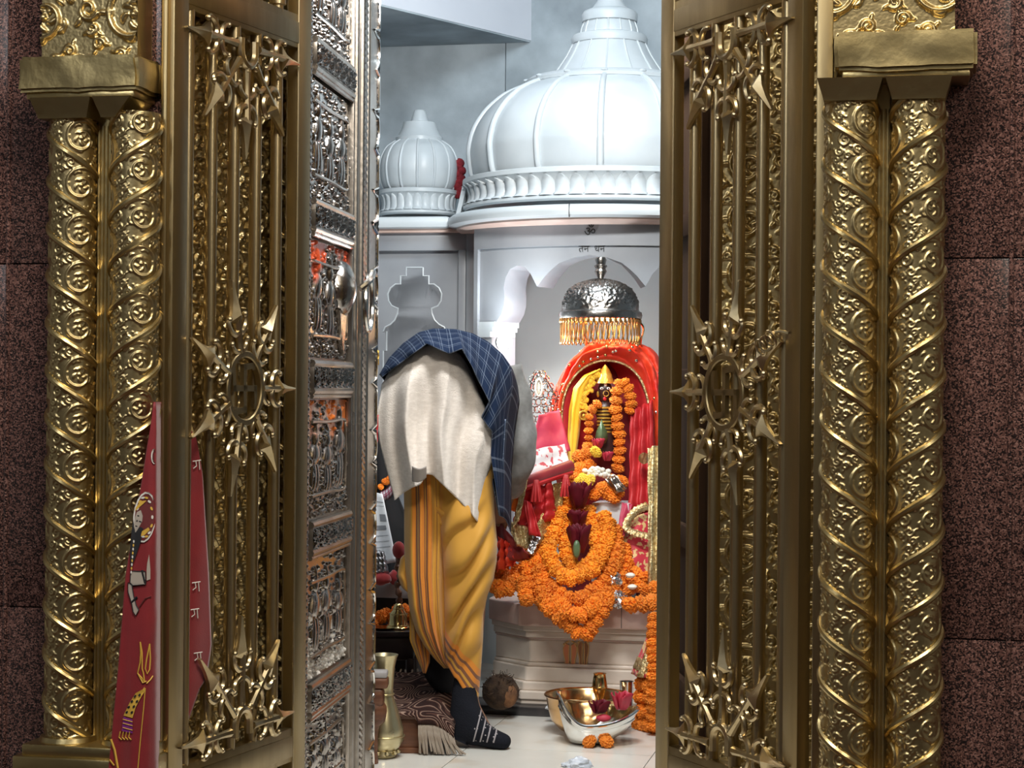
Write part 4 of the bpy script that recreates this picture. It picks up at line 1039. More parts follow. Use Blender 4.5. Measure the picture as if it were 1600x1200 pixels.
def sockmat():
    m = mat('sock', (0.010, 0.011, 0.016), rough=0.95, spec=0.2, bump=0.4, bscale=300); nt = m.node_tree; N = nt.nodes; L = nt.links; b = N['Principled BSDF']
    tc = N.new('ShaderNodeTexCoord'); mp = N.new('ShaderNodeMapping'); L.new(tc.outputs['Object'], mp.inputs[0]); mp.inputs['Rotation'].default_value = (0, -0.25, 0)
    sp = N.new('ShaderNodeSeparateXYZ'); L.new(mp.outputs[0], sp.inputs[0])
    a = N.new('ShaderNodeMath'); a.operation = 'MULTIPLY'; a.inputs[1].default_value = 60; L.new(sp.outputs[0], a.inputs[0])
    f = N.new('ShaderNodeMath'); f.operation = 'FRACT'; L.new(a.outputs[0], f.inputs[0]); c = N.new('ShaderNodeMath'); c.operation = 'LESS_THAN'; c.inputs[1].default_value = 0.22; L.new(f.outputs[0], c.inputs[0])
    v = N.new('ShaderNodeTexVoronoi'); v.inputs['Scale'].default_value = 110; L.new(mp.outputs[0], v.inputs['Vector']); c2 = N.new('ShaderNodeMath'); c2.operation = 'LESS_THAN'; c2.inputs[1].default_value = 0.22; L.new(v.outputs['Distance'], c2.inputs[0])
    ad = N.new('ShaderNodeMath'); ad.operation = 'ADD'; L.new(c.outputs[0], ad.inputs[0]); L.new(c2.outputs[0], ad.inputs[1])
    # only on the instep: the toe-side middle of the foot
    g1 = N.new('ShaderNodeMath'); g1.operation = 'GREATER_THAN'; g1.inputs[1].default_value = -0.005; L.new(sp.outputs[0], g1.inputs[0])
    g2 = N.new('ShaderNodeMath'); g2.operation = 'LESS_THAN'; g2.inputs[1].default_value = 0.060; L.new(sp.outputs[0], g2.inputs[0])
    so = N.new('ShaderNodeSeparateXYZ'); L.new(tc.outputs['Object'], so.inputs[0]); g3 = N.new('ShaderNodeMath'); g3.operation = 'GREATER_THAN'; g3.inputs[1].default_value = -0.045; L.new(so.outputs[2], g3.inputs[0])
    x = ad.outputs[0]
    for g_ in (g1, g2, g3):
        k = N.new('ShaderNodeMath'); k.operation = 'MULTIPLY'; L.new(x, k.inputs[0]); L.new(g_.outputs[0], k.inputs[1]); x = k.outputs[0]
    k.use_clamp = True
    mx = N.new('ShaderNodeMix'); mx.data_type = 'RGBA'; L.new(x, mx.inputs['Factor']); mx.inputs['A'].default_value = (0.010, 0.011, 0.016, 1); mx.inputs['B'].default_value = (0.34, 0.31, 0.32, 1)
    L.new(mx.outputs['Result'], b.inputs['Base Color'])
sockmat(); mat('sock_plain', (0.008, 0.008, 0.011), rough=0.95, spec=0.2, bump=0.4, bscale=300)
def skinobj(name, verts, edges, radii, material, parent, root=0, sub=2):
    c = sum((Vector(v) for v in verts), Vector())/len(verts)
    me = bpy.data.meshes.new(name); me.from_pydata([tuple(Vector(v)-c) for v in verts], edges, []); me.materials.append(MATS[material])
    o = obj_from(name, me, c, parent)
    sm = o.modifiers.new('skin', 'SKIN'); sm.use_smooth_shade = True
    sl = me.skin_vertices[0] if len(me.skin_vertices) else None
    if sl is None:
        bm = bmesh.new(); bm.from_mesh(me); bm.verts.layers.skin.verify(); bm.to_mesh(me); bm.free(); sl = me.skin_vertices[0]
    for i, r in enumerate(radii):
        sl.data[i].radius = r if hasattr(r, '__len__') else (r, r); sl.data[i].use_root = (i == root)
    subsurf(o, sub)
    return o

# ------------------------------------------------------------------ the bending person
def person():
    man = thing('person', 'person bending over in ochre dhoti, beige kurta and blue checked shawl', 'person', P(730, 1172, 4.965)*1.0)
    V = []; E = []; R = []
    def nv(p, r, par=None):
        V.append(Vector(p)); R.append(r)
        if par is not None: E.append((par, len(V)-1))
        return len(V)-1
    pel = nv((-0.185, 5.08, 0.945), 0.125)
    sp1 = nv((-0.14, 5.24, 0.95), 0.12, pel); ch = nv((-0.09, 5.40, 0.90), 0.13, sp1)
    ne = nv((-0.08, 5.52, 0.80), 0.055, ch); hd = nv((-0.09, 5.585, 0.72), 0.085, ne); cr = nv((-0.10, 5.60, 0.63), 0.06, hd)
    def fingers(w, d, side):
        w = Vector(w); d = Vector(d).normalized(); lat = d.cross(Vector((0, 1, 0.2))).normalized()
        return w, d, lat
    for s, sh, el, wr, hand in ((1, (0.0, 5.37, 0.92), P(817, 702, 5.34), P(794, 765, 5.42), P(780, 800, 5.47)), (-1, (-0.22, 5.42, 0.90), (-0.26, 5.50, 0.68), (-0.17, 5.54, 0.50), (-0.13, 5.56, 0.43))):
        a = nv(sh, 0.042, ch); b = nv(el, 0.034, a); c = nv(wr, 0.029, b); h = nv(hand, (0.040, 0.020), c)
        d = (Vector(hand)-Vector(wr)).normalized(); lat = d.cross(Vector((0, 1, 0.3))).normalized()
        for i, (o_, l) in enumerate(((-0.028, 0.060), (-0.009, 0.070), (0.010, 0.066), (0.028, 0.052))):
            k = nv(Vector(hand)+lat*o_+d*0.035, 0.0095, h); k2 = nv(V[k]+d*l*0.5+Vector((0, 0.006, -0.004)), 0.0088, k); nv(V[k2]+d*l*0.45+Vector((0, 0.014, -0.012)), 0.0075, k2)
        t = nv(Vector(hand)-lat*0.040+d*0.004, 0.011, h); nv(V[t]-lat*0.016+d*0.035, 0.009, t)
    for hip, kn, an, ball in ((Vector((-0.115, 5.06, 0.86)), P(741, 880, 5.035), P(730, 1100, 5.02), P(765, 1156, 4.985)), (Vector((-0.245, 5.10, 0.86)), P(672, 880, 5.08), P(684, 1045, 5.14), P(700, 1072, 5.24))):
        a = nv(hip, 0.080, pel); b = nv(kn, 0.042, a); c = nv(an, 0.030, b); nv(ball, 0.022, c)
    body = skinobj('body', V, E, R, 'skin', man, pel, 2)
    # head details: hair cap, ears, nose, all turned to the ground
    q = MB(); q.ball((-0.088, 5.575, 0.665), (0.090, 0.094, 0.082), 16, 10); q.build('hair', 'hair_black', man)
    q = MB()
    for s in (-1, 1): q.ball((-0.09+s*0.088, 5.60, 0.735), (0.012, 0.022, 0.030), 8, 6)
    q.ball((-0.09, 5.685, 0.715), (0.014, 0.020, 0.024), 8, 6); q.build('face_features', 'skin', man)
    # --- right trouser leg of the dhoti
    rl = [(680, 684, 776), (760, 688, 774), (800, 689, 776), (850, 694, 781), (880, 697, 780), (905, 699, 776), (930, 700, 767), (960, 701, 761), (1000, 702, 761), (1040, 704, 759), (1070, 707, 757), (1090, 712, 756), (1115, 720, 750)]
    def lerpx(tab, y, i): return interp([(r[0], r[i]) for r in tab], y)
    def rleg(u, v):
        th = 2*PI*u; ct, st = math.cos(th), math.sin(th)
        yh = 1072+36*ct; y = 680+v*(yh-680)
        xl, xr = lerpx(rl, y, 1), lerpx(rl, y, 2); xc, hw = (xl+xr)/2, (xr-xl)/2
        ph = (y+50*ct+9*math.sin(ct*4+y*0.02))/(58.0 if y < 930 else 58.0)
        s_ = ph-math.floor(ph); fold = (s_**2.2)*(1-s_)*5.0
        am = 0.040*min(1, max(0.0, (y-770)/60))*(1.0 if y < 985 else max(0.15, 1-(y-985)/60))
        f = 1+0.0*fold
        Yc_ = 5.02; sc_ = Yc_/F
        X = (xc-800)*sc_+hw*sc_*ct*0.99; Yd = Yc_+hw*sc_*0.85*st-(am*fold*max(0, -st))
        p = P(800, y, Yc_); return (X+(607-y)*-0.0083*sc_*-1, Yd, p.z-0.006*fold*max(0, -st))
    gridobj('dhoti_leg', 72, 110, rleg, 'dhoti_hem', man, 0.002, cu=True, flip=True)
    # --- left leg wrap with the pleated striped border
    lf = [(690, 628, 700), (745, 631, 698), (800, 632, 701), (850, 632, 701), (900, 634, 699), (950, 640, 699), (985, 650, 700), (1010, 664, 701), (1030, 680, 701), (1044, 694, 702)]
    def lleg(u, v):
        y = 690+v*(1044-690); xl, xr = lerpx(lf, y, 1), lerpx(lf, y, 2)
        a = u*1.16-0.08; x = xl+(xr-xl)*min(1, max(0, a)); hw = (xr-xl)/2*5.04/F
        e = 2*a-1; dp = math.sqrt(max(0.0, 1-min(1, e*e)))
        Yd = 5.06-0.075*dp*min(1, hw/0.05)-0.006*math.sin(u*34+v*3)*dp*min(1, v*4)
        if a < 0 or a > 1: Yd += 0.10*abs(a if a < 0 else a-1)/0.08
        return P(x, y, Yd)
    gridobj('dhoti_pleats', 84, 70, lleg, 'dhoti_pleat', man, 0.002)
    def llow(u, v):
        y = 948+v*(1052-948); xl = interp([(948, 640), (1000, 640), (1052, 661)], y); xr = interp([(948, 668), (1000, 672), (1035, 671), (1052, 665)], y)
        return P(xl+(xr-xl)*u, y, 5.10-0.02*math.sin(PI*u)+0.004*math.sin(u*20))
    gridobj('dhoti_tail', 20, 20, llow, 'dhoti_strip', man, 0.002)
    # hanging loops of spare cloth
    def loop1(u, v):
        t = u; x = interp([(0, 640), (0.2, 626), (0.45, 621), (0.7, 628), (1.0, 641)], t); y = interp([(0, 860), (0.2, 872), (0.45, 898), (0.7, 918), (1.0, 900)], t)
        return P(x+v*16, y+v*(4 if t < 0.6 else 14), 5.07-0.02*math.sin(PI*v)+0.01*math.sin(t*9))
    gridobj('dhoti_loop', 24, 10, loop1, 'dhoti', man, 0.002)
    def loop2(u, v):                               # swag across the crotch
        x = 676+u*36; y = 772+v*52+14*math.sin(PI*u); return P(x, y, 5.015-0.03*math.sin(PI*u)*math.sin(PI*min(1, v*1.2))+0.008*math.sin(v*16))
    gridobj('dhoti_swag', 20, 20, loop2, 'dhoti', man, 0.002)
    # --- socks
    s1 = [P(728, 1045, 5.025), P(725, 1100, 5.00), P(722, 1132, 4.985), P(716, 1152, 4.985), P(752, 1150, 4.970), P(782, 1158, 4.955), P(799, 1161, 4.948)]
    so = skinobj('sock', s1, [(0, 1), (1, 2), (2, 3), (2, 4), (4, 5), (5, 6)], [0.030, 0.038, 0.044, 0.031, (0.033, 0.036), (0.030, 0.024), (0.024, 0.018)], 'sock', man, 2, 2); so['label'] = 'dark sock with pale patterned bands over the instep'
    s2 = [P(681, 985, 5.14), P(682, 1030, 5.145), P(684, 1058, 5.15), P(683, 1074, 5.14), P(694, 1068, 5.22), P(703, 1062, 5.30)]
    so2 = skinobj('sock', s2, [(0, 1), (1, 2), (2, 3), (2, 4), (4, 5)], [0.046, 0.043, 0.041, 0.034, 0.034, 0.025], 'sock_plain', man, 2, 2)
    # --- kurta tail hanging from the hips
    yt = [(0, 604), (0.08, 578), (0.2, 556), (0.35, 545), (0.5, 538), (0.65, 538), (0.8, 556), (0.9, 584), (1, 628)]
    yb = [(0, 782), (0.10, 770), (0.2, 762), (0.30, 757), (0.36, 741), (0.44, 742), (0.55, 757), (0.70, 777), (0.85, 798), (0.95, 816), (1, 820)]
    Lx = [(0, 597), (0.25, 589), (0.5, 593), (0.75, 605), (1, 617)]; Rx = [(0, 752), (0.2, 771), (0.45, 772), (0.62, 760), (1, 753)]
    def sm(tab, t, e=0.03): return (interp(tab, t-e)+interp(tab, t)+interp(tab, t+e))/3
    def kurta(u, v):
        x = sm(Lx, v)+(sm(Rx, v)-sm(Lx, v))*u; y0_, y1_ = sm(yt, u), sm(yb, u, 0.012); y = y0_+(y1_-y0_)*v
        e = 2*u-1; Yd = 4.885+0.065*e*e+0.045*max(0, 1-v*4.0)**2+0.03*v
        am = 0.016*min(1, v*1.6+0.12)
        Yd += am*1.35*(abs(math.sin(u*9.5+v*0.8+0.5*math.sin(v*3)))*2-1)+0.006*math.sin(u*41+v*4)*min(1, v*2)+0.004*math.sin(v*9+u*7)
        return P(x, y, Yd)
    gridobj('kurta_tail', 90, 70, kurta, 'linen', man, 0.0022, sub=0)
    def flap(u, v):                                # turned-over corner of the hem
        return P(644+u*22, 728+v*(24-6*u)+4*math.sin(PI*u), 4.895+0.02*v-0.01*math.sin(PI*u))
    o = gridobj('kurta_fold', 12, 10, flap, 'linen_in', man, 0.002)
    # upper kurta over the back, hips to shoulders
    def back(u, v):
        p0_ = Vector((-0.185, 5.03, 0.945)).lerp(Vector((-0.085, 5.42, 0.90)), v); d = Vector((0.1, 0.39, -0.045)).normalized(); sx = Vector((d.y, -d.x, 0)); up = sx.cross(d)
        th = 2*PI*u; r = 0.118+0.008*math.sin(th*5+v*6); return p0_+sx*(math.cos(th)*r*1.05)+up*(math.sin(th)*r*0.86)
    gridobj('kurta_back', 40, 20, back, 'shirt_grey', man, 0.002, cu=True)
    # --- shawl over the lower back
    ST = [(0, (593, 586), (597, 589), 4.99, 4.97), (0.10, (608, 560), (622, 570), 5.04, 4.935), (0.2, (630, 537), (645, 553), 5.07, 4.90), (0.29, (654, 520), (667, 537), 5.09, 4.885), (0.36, (676, 514), (684, 545), 5.10, 4.875), (0.43, (696, 514), (702, 553), 5.10, 4.875), (0.48, (712, 515), (722, 545), 5.10, 4.875),
          (0.57, (738, 521), (737, 572), 5.10, 4.885), (0.66, (764, 535), (750, 600), 5.10, 4.90), (0.73, (784, 553), (765, 629), 5.10, 4.915), (0.77, (797, 572), (752, 652), 5.10, 4.92), (0.82, (800, 600), (762, 666), 5.10, 4.935), (0.87, (792, 650), (769, 674), 5.06, 4.95), (0.93, (787, 715), (767, 710), 5.04, 4.97), (1.0, (786, 808), (781, 806), 5.02, 4.99)]
    tt = [s[0] for s in ST]
    def shawl(u, v):
        g = lambda k, j=None: float(np.interp(u, tt, [s[k][j] if j is not None else s[k] for s in ST]))
        b = min(1.0, v/0.8)
        x = g(2, 0)+(g(1, 0)-g(2, 0))*b; y = g(2, 1)+(g(1, 1)-g(2, 1))*b
        if u < 0.75: y += -4*math.sin(PI*b)*0.5
        Yl, Yu = g(4), g(3); Yd = Yl+(Yu-Yl)*(b**1.5)+0.006*math.sin(u*50+v*5)*(1-b)
        p = P(x, y, Yd-0.022)
        if v > 0.8: k = (v-0.8)/0.2; p = p+Vector((0.02, 0.16, -0.02-0.03*k))*k
        return p
    gridobj('shawl', 130, 40, shawl, 'shawl', man, 0.003)
    def tailf(u, v):                               # inner fall of the shawl end
        y = 655+v*150; xl = interp([(655, 768), (700, 766), (750, 769), (805, 780)], y); xr = interp([(655, 790), (720, 786), (805, 784)], y)
        return P(xl+(xr-xl)*u, y, 5.00+0.012*math.sin(u*9))
    gridobj('shawl_end', 14, 20, tailf, 'shawl', man, 0.003)
    # --- grey sleeve
    pts = catmull([P(797, 572, 5.33), P(805, 612, 5.33), P(811, 660, 5.33), P(814, 700, 5.33), P(806, 735, 5.36), P(794, 764, 5.41)], 8)
    rr = [(0, 0.032), (0.2, 0.040), (0.45, 0.041), (0.62, 0.046), (0.8, 0.042), (1, 0.036)]; m = len(pts)
    def sleeve(u, v):
        f = v*(m-1); i = min(m-2, int(f)); p = pts[i].lerp(pts[i+1], f-i); d = (pts[i+1]-pts[i]).normalized(); a = Vector((0, 1, 0)); a = (a-d*a.dot(d)).normalized(); b = d.cross(a)
        th = 2*PI*u; r = interp(rr, v)*(1+0.07*math.sin(v*26+2*math.sin(th))+0.05*math.sin(th*3+v*9)); return p+a*(math.cos(th)*r)+b*(math.sin(th)*r)
    gridobj('sleeve', 36, 46, sleeve, 'shirt_grey', man, 0.002, cu=True)
    return man
person()
# ------------------------------------------------------------------ stepped marble altar
ZP = 0.311                                          # top of the altar slab
def altar():
    g = thing('altar_platform', 'stepped marble altar with pinkish top slab under the garlands', 'altar', W(uc, 2.6, 0))
    A_ = PW(814, 950, 2.215); u1 = A_.x; uW = uc*2-u1+0.10
    def outl(off, back=3.1):                         # octagonal front corners
        return [(u1-0.12-off*0.41, 2.215+0.13), (u1-0.0-off*0.41, 2.215-off), (uW+off*0.41, 2.215-off), (uW+0.12+off*0.41, 2.215+0.13), (uW+0.12+off*0.41, back), (u1-0.12-off*0.41, back)]
    for name, off, z0, z1, m in (('plinth', -0.005, 0.0, 0.036, 'marble_warm'), ('plinth', 0.0, 0.036, 0.062, 'marble_warm'), ('base_moulding', -0.012, 0.062, 0.087, 'marble_warm'), ('base_moulding', -0.024, 0.087, 0.128, 'marble_warm'), ('fillet', -0.034, 0.128, 0.139, 'marble_warm'), ('dado', -0.045, 0.139, 0.206, 'marble_warm'), ('fillet', -0.036, 0.206, 0.212, 'marble_pink'), ('cornice_moulding', -0.026, 0.212, 0.232, 'marble_warm'), ('cornice_moulding', -0.012, 0.232, 0.249, 'marble_warm'), ('top_slab', 0.010, 0.249, ZP, 'marble_pink')):
        q = MB(W); q.prism(outl(off), z0, z1, lambda a, b, h: (a, b, h)); o = fixn(q.build(name, m, g, smooth=False))
        bv = o.modifiers.new('edge', 'BEVEL'); bv.width = 0.004; bv.segments = 2; bv.limit_method = 'ANGLE'
    # joints in the slab
    for x in (971,):
        p = PW(x, 965, 2.204); wbox('slab_joint', (p.x-0.0008, 2.2035, 0.252), (p.x+0.0008, 2.212, ZP-0.002), 'black_stone', g)
    o = struct(wbox('trim_floor_strip', (-1.2, 2.155, 0.0), (u1+0.12, 2.30, 0.026), 'black_stone', None, 0.003))
    return g
altar()
# footprints stuck on the altar face
mat('foot_orange', (0.80, 0.30, 0.14), rough=0.5); mat('foot_gold', (0.85, 0.58, 0.24), rough=0.4); mat('foot_dark', (0.34, 0.15, 0.06), rough=0.5)
def footprints(cx, cy, sx, m1, m2, label):
    g = None; v = 2.215+0.045-0.002
    base = PWw(cx, cy+24, v)
    g = thing('footprint_emblem', label, 'emblem', base, 'footprint emblems on the altar face')
    for s in (-1, 1):
        ol = [(s*2, -12), (s*8, -15), (s*13, -8), (s*12, 2), (s*9, 12), (s*9, 22), (s*5, 25), (s*2, 20), (s*2.5, 6)]
        q = MB(W)
        def mp(a, b, h): p = PW(cx+a*sx, cy+b, v); return (p.x, v-h, p.z)
        q.prism(ol, 0.0, 0.003, mp); fixn(q.build('foot_sole', m1, g, smooth=False))
        q = MB(W)
        pts_ = [mp(a, b, 0.0035) for a, b in ol]; q.tube(pts_, 0.0014, 5, closed=True); q.build('foot_outline', m2, g)
        for i in range(4):
            q = MB(W); c_ = mp(s*(3+i*3.1), -18+i*1.6, 0.002); q.ball(c_, (0.0028, 0.002, 0.0032), 6, 5); q.build('toe', m2, g)
footprints(891, 1020, 0.82, 'foot_orange', 'foot_gold', 'pair of orange footprint shapes on the altar face')
footprints(911.5, 1017, 0.66, 'foot_dark', 'foot_gold', 'pair of brown gold-edged footprint shapes on the altar face')

# ------------------------------------------------------------------ flowers
def flowermat(name, c1, c2, rough=0.7):
    m = mat(name, c1, c2, rough=rough, scale=60, sheen=0.1, contrast=(0.3, 0.7)); nt = m.node_tree; N = nt.nodes; L = nt.links; b = N['Principled BSDF']
    old = b.inputs['Base Color'].links[0].from_socket; oi = N.new('ShaderNodeObjectInfo'); hs = N.new('ShaderNodeHueSaturation')
    mr = N.new('ShaderNodeMapRange'); mr.inputs['To Min'].default_value = 0.82; mr.inputs['To Max'].default_value = 1.12; L.new(oi.outputs['Random'], mr.inputs[0]); L.new(mr.outputs[0], hs.inputs['Value'])
    L.new(old, hs.inputs['Color']); L.new(hs.outputs[0], b.inputs['Base Color'])
flowermat('marigold', (0.74, 0.17, 0.004), (0.90, 0.29, 0.010)); flowermat('marigold_light', (0.84, 0.24, 0.005), (0.92, 0.36, 0.014)); flowermat('marigold_yellow', (0.88, 0.55, 0.02), (0.92, 0.66, 0.08))
mat('rose_dark', (0.085, 0.003, 0.010), (0.15, 0.006, 0.016), rough=0.6, spec=0.3, scale=20); mat('rose_pink', (0.42, 0.015, 0.04), (0.52, 0.04, 0.07), rough=0.55, scale=20); mat('flower_white', (0.80, 0.76, 0.62), (0.85, 0.82, 0.72), rough=0.6, scale=30)
mat('leaf_green', (0.06, 0.12, 0.05), (0.12, 0.17, 0.08), rough=0.4, scale=20)
def flower_mesh(seed, sub=3, amp=0.16, fr=3.6):
    bm = bmesh.new(); bmesh.ops.create_icosphere(bm, subdivisions=sub, radius=1)
    for v in bm.verts:
        d = v.co.normalized(); n = mno.noise(d*fr+Vector((seed*7.1, 0, 0)))+0.7*mno.noise(d*fr*2.3+Vector((0, seed*3.3, 0)))
        v.co = d*(1+amp*n+0.05*math.sin(14*math.acos(max(-1, min(1, d.z)))))
        v.co.z *= 0.72
    me = bpy.data.meshes.new('marigold_head'); bm.to_mesh(me); bm.free()
    me.polygons.foreach_set('use_smooth', [False]*len(me.polygons)); return me
FM = {}
for mk in ('marigold', 'marigold_light', 'marigold_yellow'):
    for i in range(3):
        me = flower_mesh(i+1+len(mk), 4, 0.30, 6.5); me.materials.append(MATS[mk]); FM[(mk, i)] = me
def head(p, r, parent, mk='marigold', name='marigold_head', face=None):
    rot = (rnd.uniform(-0.5, 0.5)+PI/2*0.6, rnd.uniform(-0.5, 0.5), rnd.uniform(0, 6)) if face is None else face
    return obj_from(name, FM[(mk, rnd.randrange(3))], Vector(p), parent, rot, r)
def strand(pts, r, parent, mk='marigold', gap=1.0, jit=0.09):
    c = catmull(pts, 14); acc = 0; last = None; n = 0
    for i, p in enumerate(c):
        if last is None or (p-last).length >= r*gap:
            t = (c[min(i+1, len(c)-1)]-c[max(i-1, 0)])
            q = t.normalized().to_track_quat('Z', 'Y').to_euler() if t.length > 0 else (0, 0, 0)
            k = r*rnd.uniform(0.92, 1.1); pj = p+Vector((rnd.uniform(-1, 1), rnd.uniform(-1, 1), rnd.uniform(-1, 1)))*r*jit
            obj_from('marigold_head', FM[(mk, rnd.randrange(3))], pj, parent, (q[0]+rnd.uniform(-.25, .25), q[1]+rnd.uniform(-.25, .25), q[2]), (k, k, k*1.0)); last = p; n += 1
    return n
def slope(y): return interp([(770, 5.64), (830, 5.58), (880, 5.50), (930, 5.43), (952, 5.375), (1010, 5.365)], y)
def garland(name, label, pts, r, mk='marigold', dy=0.0, group='marigold garlands piled on the altar'):
    p3 = [P(x, y, slope(y)+dy) for x, y in pts]
    g = thing(name, label, 'garland', p3[len(p3)//2], group)
    strand(p3, r, g, mk)
    # the thread the heads hang on
    q = MB(); q.tube(catmull(p3, 8), 0.004, 5); q.build('thread', 'marigold')
    setpar(COL.objects[-1], g)
    return g
R_ = 0.0225
garland('marigold_garland', 'innermost marigold garland looped around the dark red roses', [(893, 792), (887, 820), (885, 850), (890, 878), (899, 890), (915, 884), (931, 868), (932, 840), (924, 812), (917, 795)], R_*0.92, 'marigold_light', -0.03)
garland('marigold_garland', 'bright marigold garland in a wide loop around the innermost one', [(884, 786), (874, 812), (864, 838), (857, 862), (866, 886), (884, 903), (905, 900), (925, 890), (940, 868), (949, 845), (950, 822), (944, 806)], R_, 'marigold_light', -0.045)
garland('marigold_garland', 'orange marigold garland looped third from the roses', [(870, 806), (856, 832), (845, 856), (839, 880), (852, 908), (876, 930), (901, 936), (924, 926), (946, 906), (961, 880), (965, 852), (958, 828)], R_*1.05, 'marigold', -0.01)
garland('marigold_garland', 'orange marigold garland looped fourth from the roses', [(850, 836), (838, 856), (828, 876), (828, 900), (842, 932), (868, 953), (900, 962), (930, 948), (956, 926), (972, 898), (977, 872), (968, 850)], R_*1.05, 'marigold', 0.02)
garland('marigold_garland', 'lowest marigold garland hanging in a point over the altar edge', [(846, 905), (850, 935), (862, 955), (880, 968), (897, 984), (910, 994), (923, 982), (934, 966), (944, 945), (950, 920)], R_*1.02, 'marigold', -0.005)
garland('marigold_garland', 'short marigold string draped across the slab edge below the loops', [(868, 940), (884, 956), (905, 962), (922, 952), (935, 938)], R_, 'marigold', -0.02)
garland('marigold_garland', 'short marigold string curled beside the red tinsel cloth', [(820, 868), (803, 866), (788, 878), (783, 895), (795, 905), (808, 893), (822, 884)], R_*0.95, 'marigold', 0.08, 'loose marigold strings')
garland('marigold_garland', 'short marigold string lying along the altar corner', [(775, 915), (784, 925), (797, 916), (808, 906), (818, 898)], R_*0.92, 'marigold', 0.06, 'loose marigold strings')
garland('marigold_garland', 'stub of marigold string standing at the slab edge near the corner', [(816, 910), (820, 924), (822, 938)], R_*0.95, 'marigold', 0.0, 'loose marigold strings')
def loose(label, spots, r, mk='marigold'):
    for x, y, Y in spots:
        o = head(P(x, y, Y), r*rnd.uniform(0.9, 1.1), None, mk, 'marigold_flower'); tag(o, label, 'flower', label+' group')
loose('loose marigold head heaped beside the crumpled foil', [(985, 945, 5.40), (1003, 944, 5.39), (1020, 941, 5.40), (975, 900, 5.52), (990, 898, 5.52), (995, 915, 5.47), (1008, 922, 5.45), (1012, 903, 5.52), (983, 922, 5.46), (1024, 920, 5.47), (968, 888, 5.54)], 0.024)
for (x, y) in ((985, 899), (988, 917)):
    q = MB(); p = P(x, y, 5.44); q.ball(p, (0.014, 0.012, 0.008), 8, 6); tag(q.build('white_blossom', 'flower_white'), 'small white blossom on the loose marigold heap', 'flower', 'white blossoms on the marigold heap')
# dark roses with folded petals
def rose(label, px, py, Y, r, m, n=9, cat='rose', stretch=1.0, group=None, seed=0):
    c = P(px, py, Y); g = thing('rose', label, cat, c-Vector((0, 0, r*stretch)), group); R = random.Random(seed+int(px))
    for k in range(n):
        a = 2*PI*k/n*1.618*2; rad = r*(0.25+0.65*k/n); tilt = 0.25+0.8*k/n
        def fn(u, v, a=a, rad=rad, tilt=tilt):
            aa = a+(u-0.5)*2.0*(1-0.2*v); h = (v-0.35)*r*1.5*stretch; rr = rad*(0.55+0.75*v*tilt)*(1+0.12*math.sin(u*9+k)); e = 0.12*r*math.sin(PI*v*2+u*3)
            return (c.x+math.cos(aa)*rr, c.y-0.3*r+math.sin(aa)*rr-h*0.25, c.z+h*(1-0.25*abs(u-0.5)*2)+e)
        gridobj('petal', 7, 6, fn, m, g, 0.0008)
    return g
rose('dark red rose standing between the garland tops', 903, 782, 5.55, 0.036, 'rose_dark', 12, stretch=1.5, group='dark red roses')
rose('dark red rose drooping inside the innermost garland', 901, 815, 5.52, 0.030, 'rose_dark', 11, stretch=1.1, group='dark red roses')
rose('long wilted red rose above the garland bend', 903, 850, 5.47, 0.034, 'rose_dark', 10, stretch=1.7, group='dark red roses')
q = MB(); p = P(901, 858, 5.43); q.ball(p, (0.011, 0.010, 0.026), 8, 8); tag(q.build('green_bud', 'leaf_green'), 'green bud in the wilted red rose', 'bud')

# ------------------------------------------------------------------ the deity and its cloths
mat('veil', (0.60, 0.018, 0.012), (0.74, 0.07, 0.02), rough=0.6, scale=9, bump=1.0, bscale=22)
mat('red_silk', (0.45, 0.010, 0.014), (0.54, 0.028, 0.03), rough=0.55, scale=16, bump=0.6, bscale=40)
mat('pink_silk', (0.48, 0.03, 0.085), (0.56, 0.06, 0.11), rough=0.55, scale=12, bump=0.5, bscale=30)
mat('maroon_silk', (0.20, 0.008, 0.015), (0.26, 0.015, 0.02), rough=0.45, scale=20, sheen=0.3)
mat('orange_silk', (0.85, 0.14, 0.015), (0.88, 0.22, 0.03), rough=0.5, scale=14)
mat('yellow_silk', (0.88, 0.50, 0.01), (0.92, 0.62, 0.05), rough=0.5, scale=10, sheen=0.2)
mat('brocade', (0.62, 0.47, 0.20), (0.40, 0.26, 0.09), rough=0.38, metal=0.75, scale=160, bump=0.9, bscale=220)
mat('gold_lace', (0.82, 0.70, 0.40), (0.40, 0.25, 0.09), rough=0.35, metal=0.7, scale=120, bump=1.0, bscale=150)
mat('idol_gold', (0.80, 0.52, 0.10), (0.62, 0.34, 0.05), rough=0.35, metal=0.6, scale=60, bump=0.5, bscale=120)
mat('idol_dark', (0.045, 0.018, 0.016), rough=0.35); mat('enamel_white', (0.80, 0.78, 0.74), rough=0.3); mat('enamel_red', (0.60, 0.02, 0.02), rough=0.3)
def floral(name, base, spot, sc=70, thr=0.33):
    m = mat(name, base, rough=0.6, sheen=0.2); nt = m.node_tree; N = nt.nodes; L = nt.links; b = N['Principled BSDF']
    tc = N.new('ShaderNodeTexCoord'); n = N.new('ShaderNodeTexNoise'); n.inputs['Scale'].default_value = sc; n.inputs['Detail'].default_value = 2; L.new(tc.outputs['Object'], n.inputs['Vector'])
    r = N.new('ShaderNodeMapRange'); r.inputs['From Min'].default_value = 0.52; r.inputs['From Max'].default_value = 0.56; L.new(n.outputs[0], r.inputs[0])
    mx = N.new('ShaderNodeMix'); mx.data_type = 'RGBA'; L.new(r.outputs[0], mx.inputs['Factor']); mx.inputs['A'].default_value = (*base, 1); mx.inputs['B'].default_value = (*spot, 1); L.new(mx.outputs['Result'], b.inputs['Base Color'])
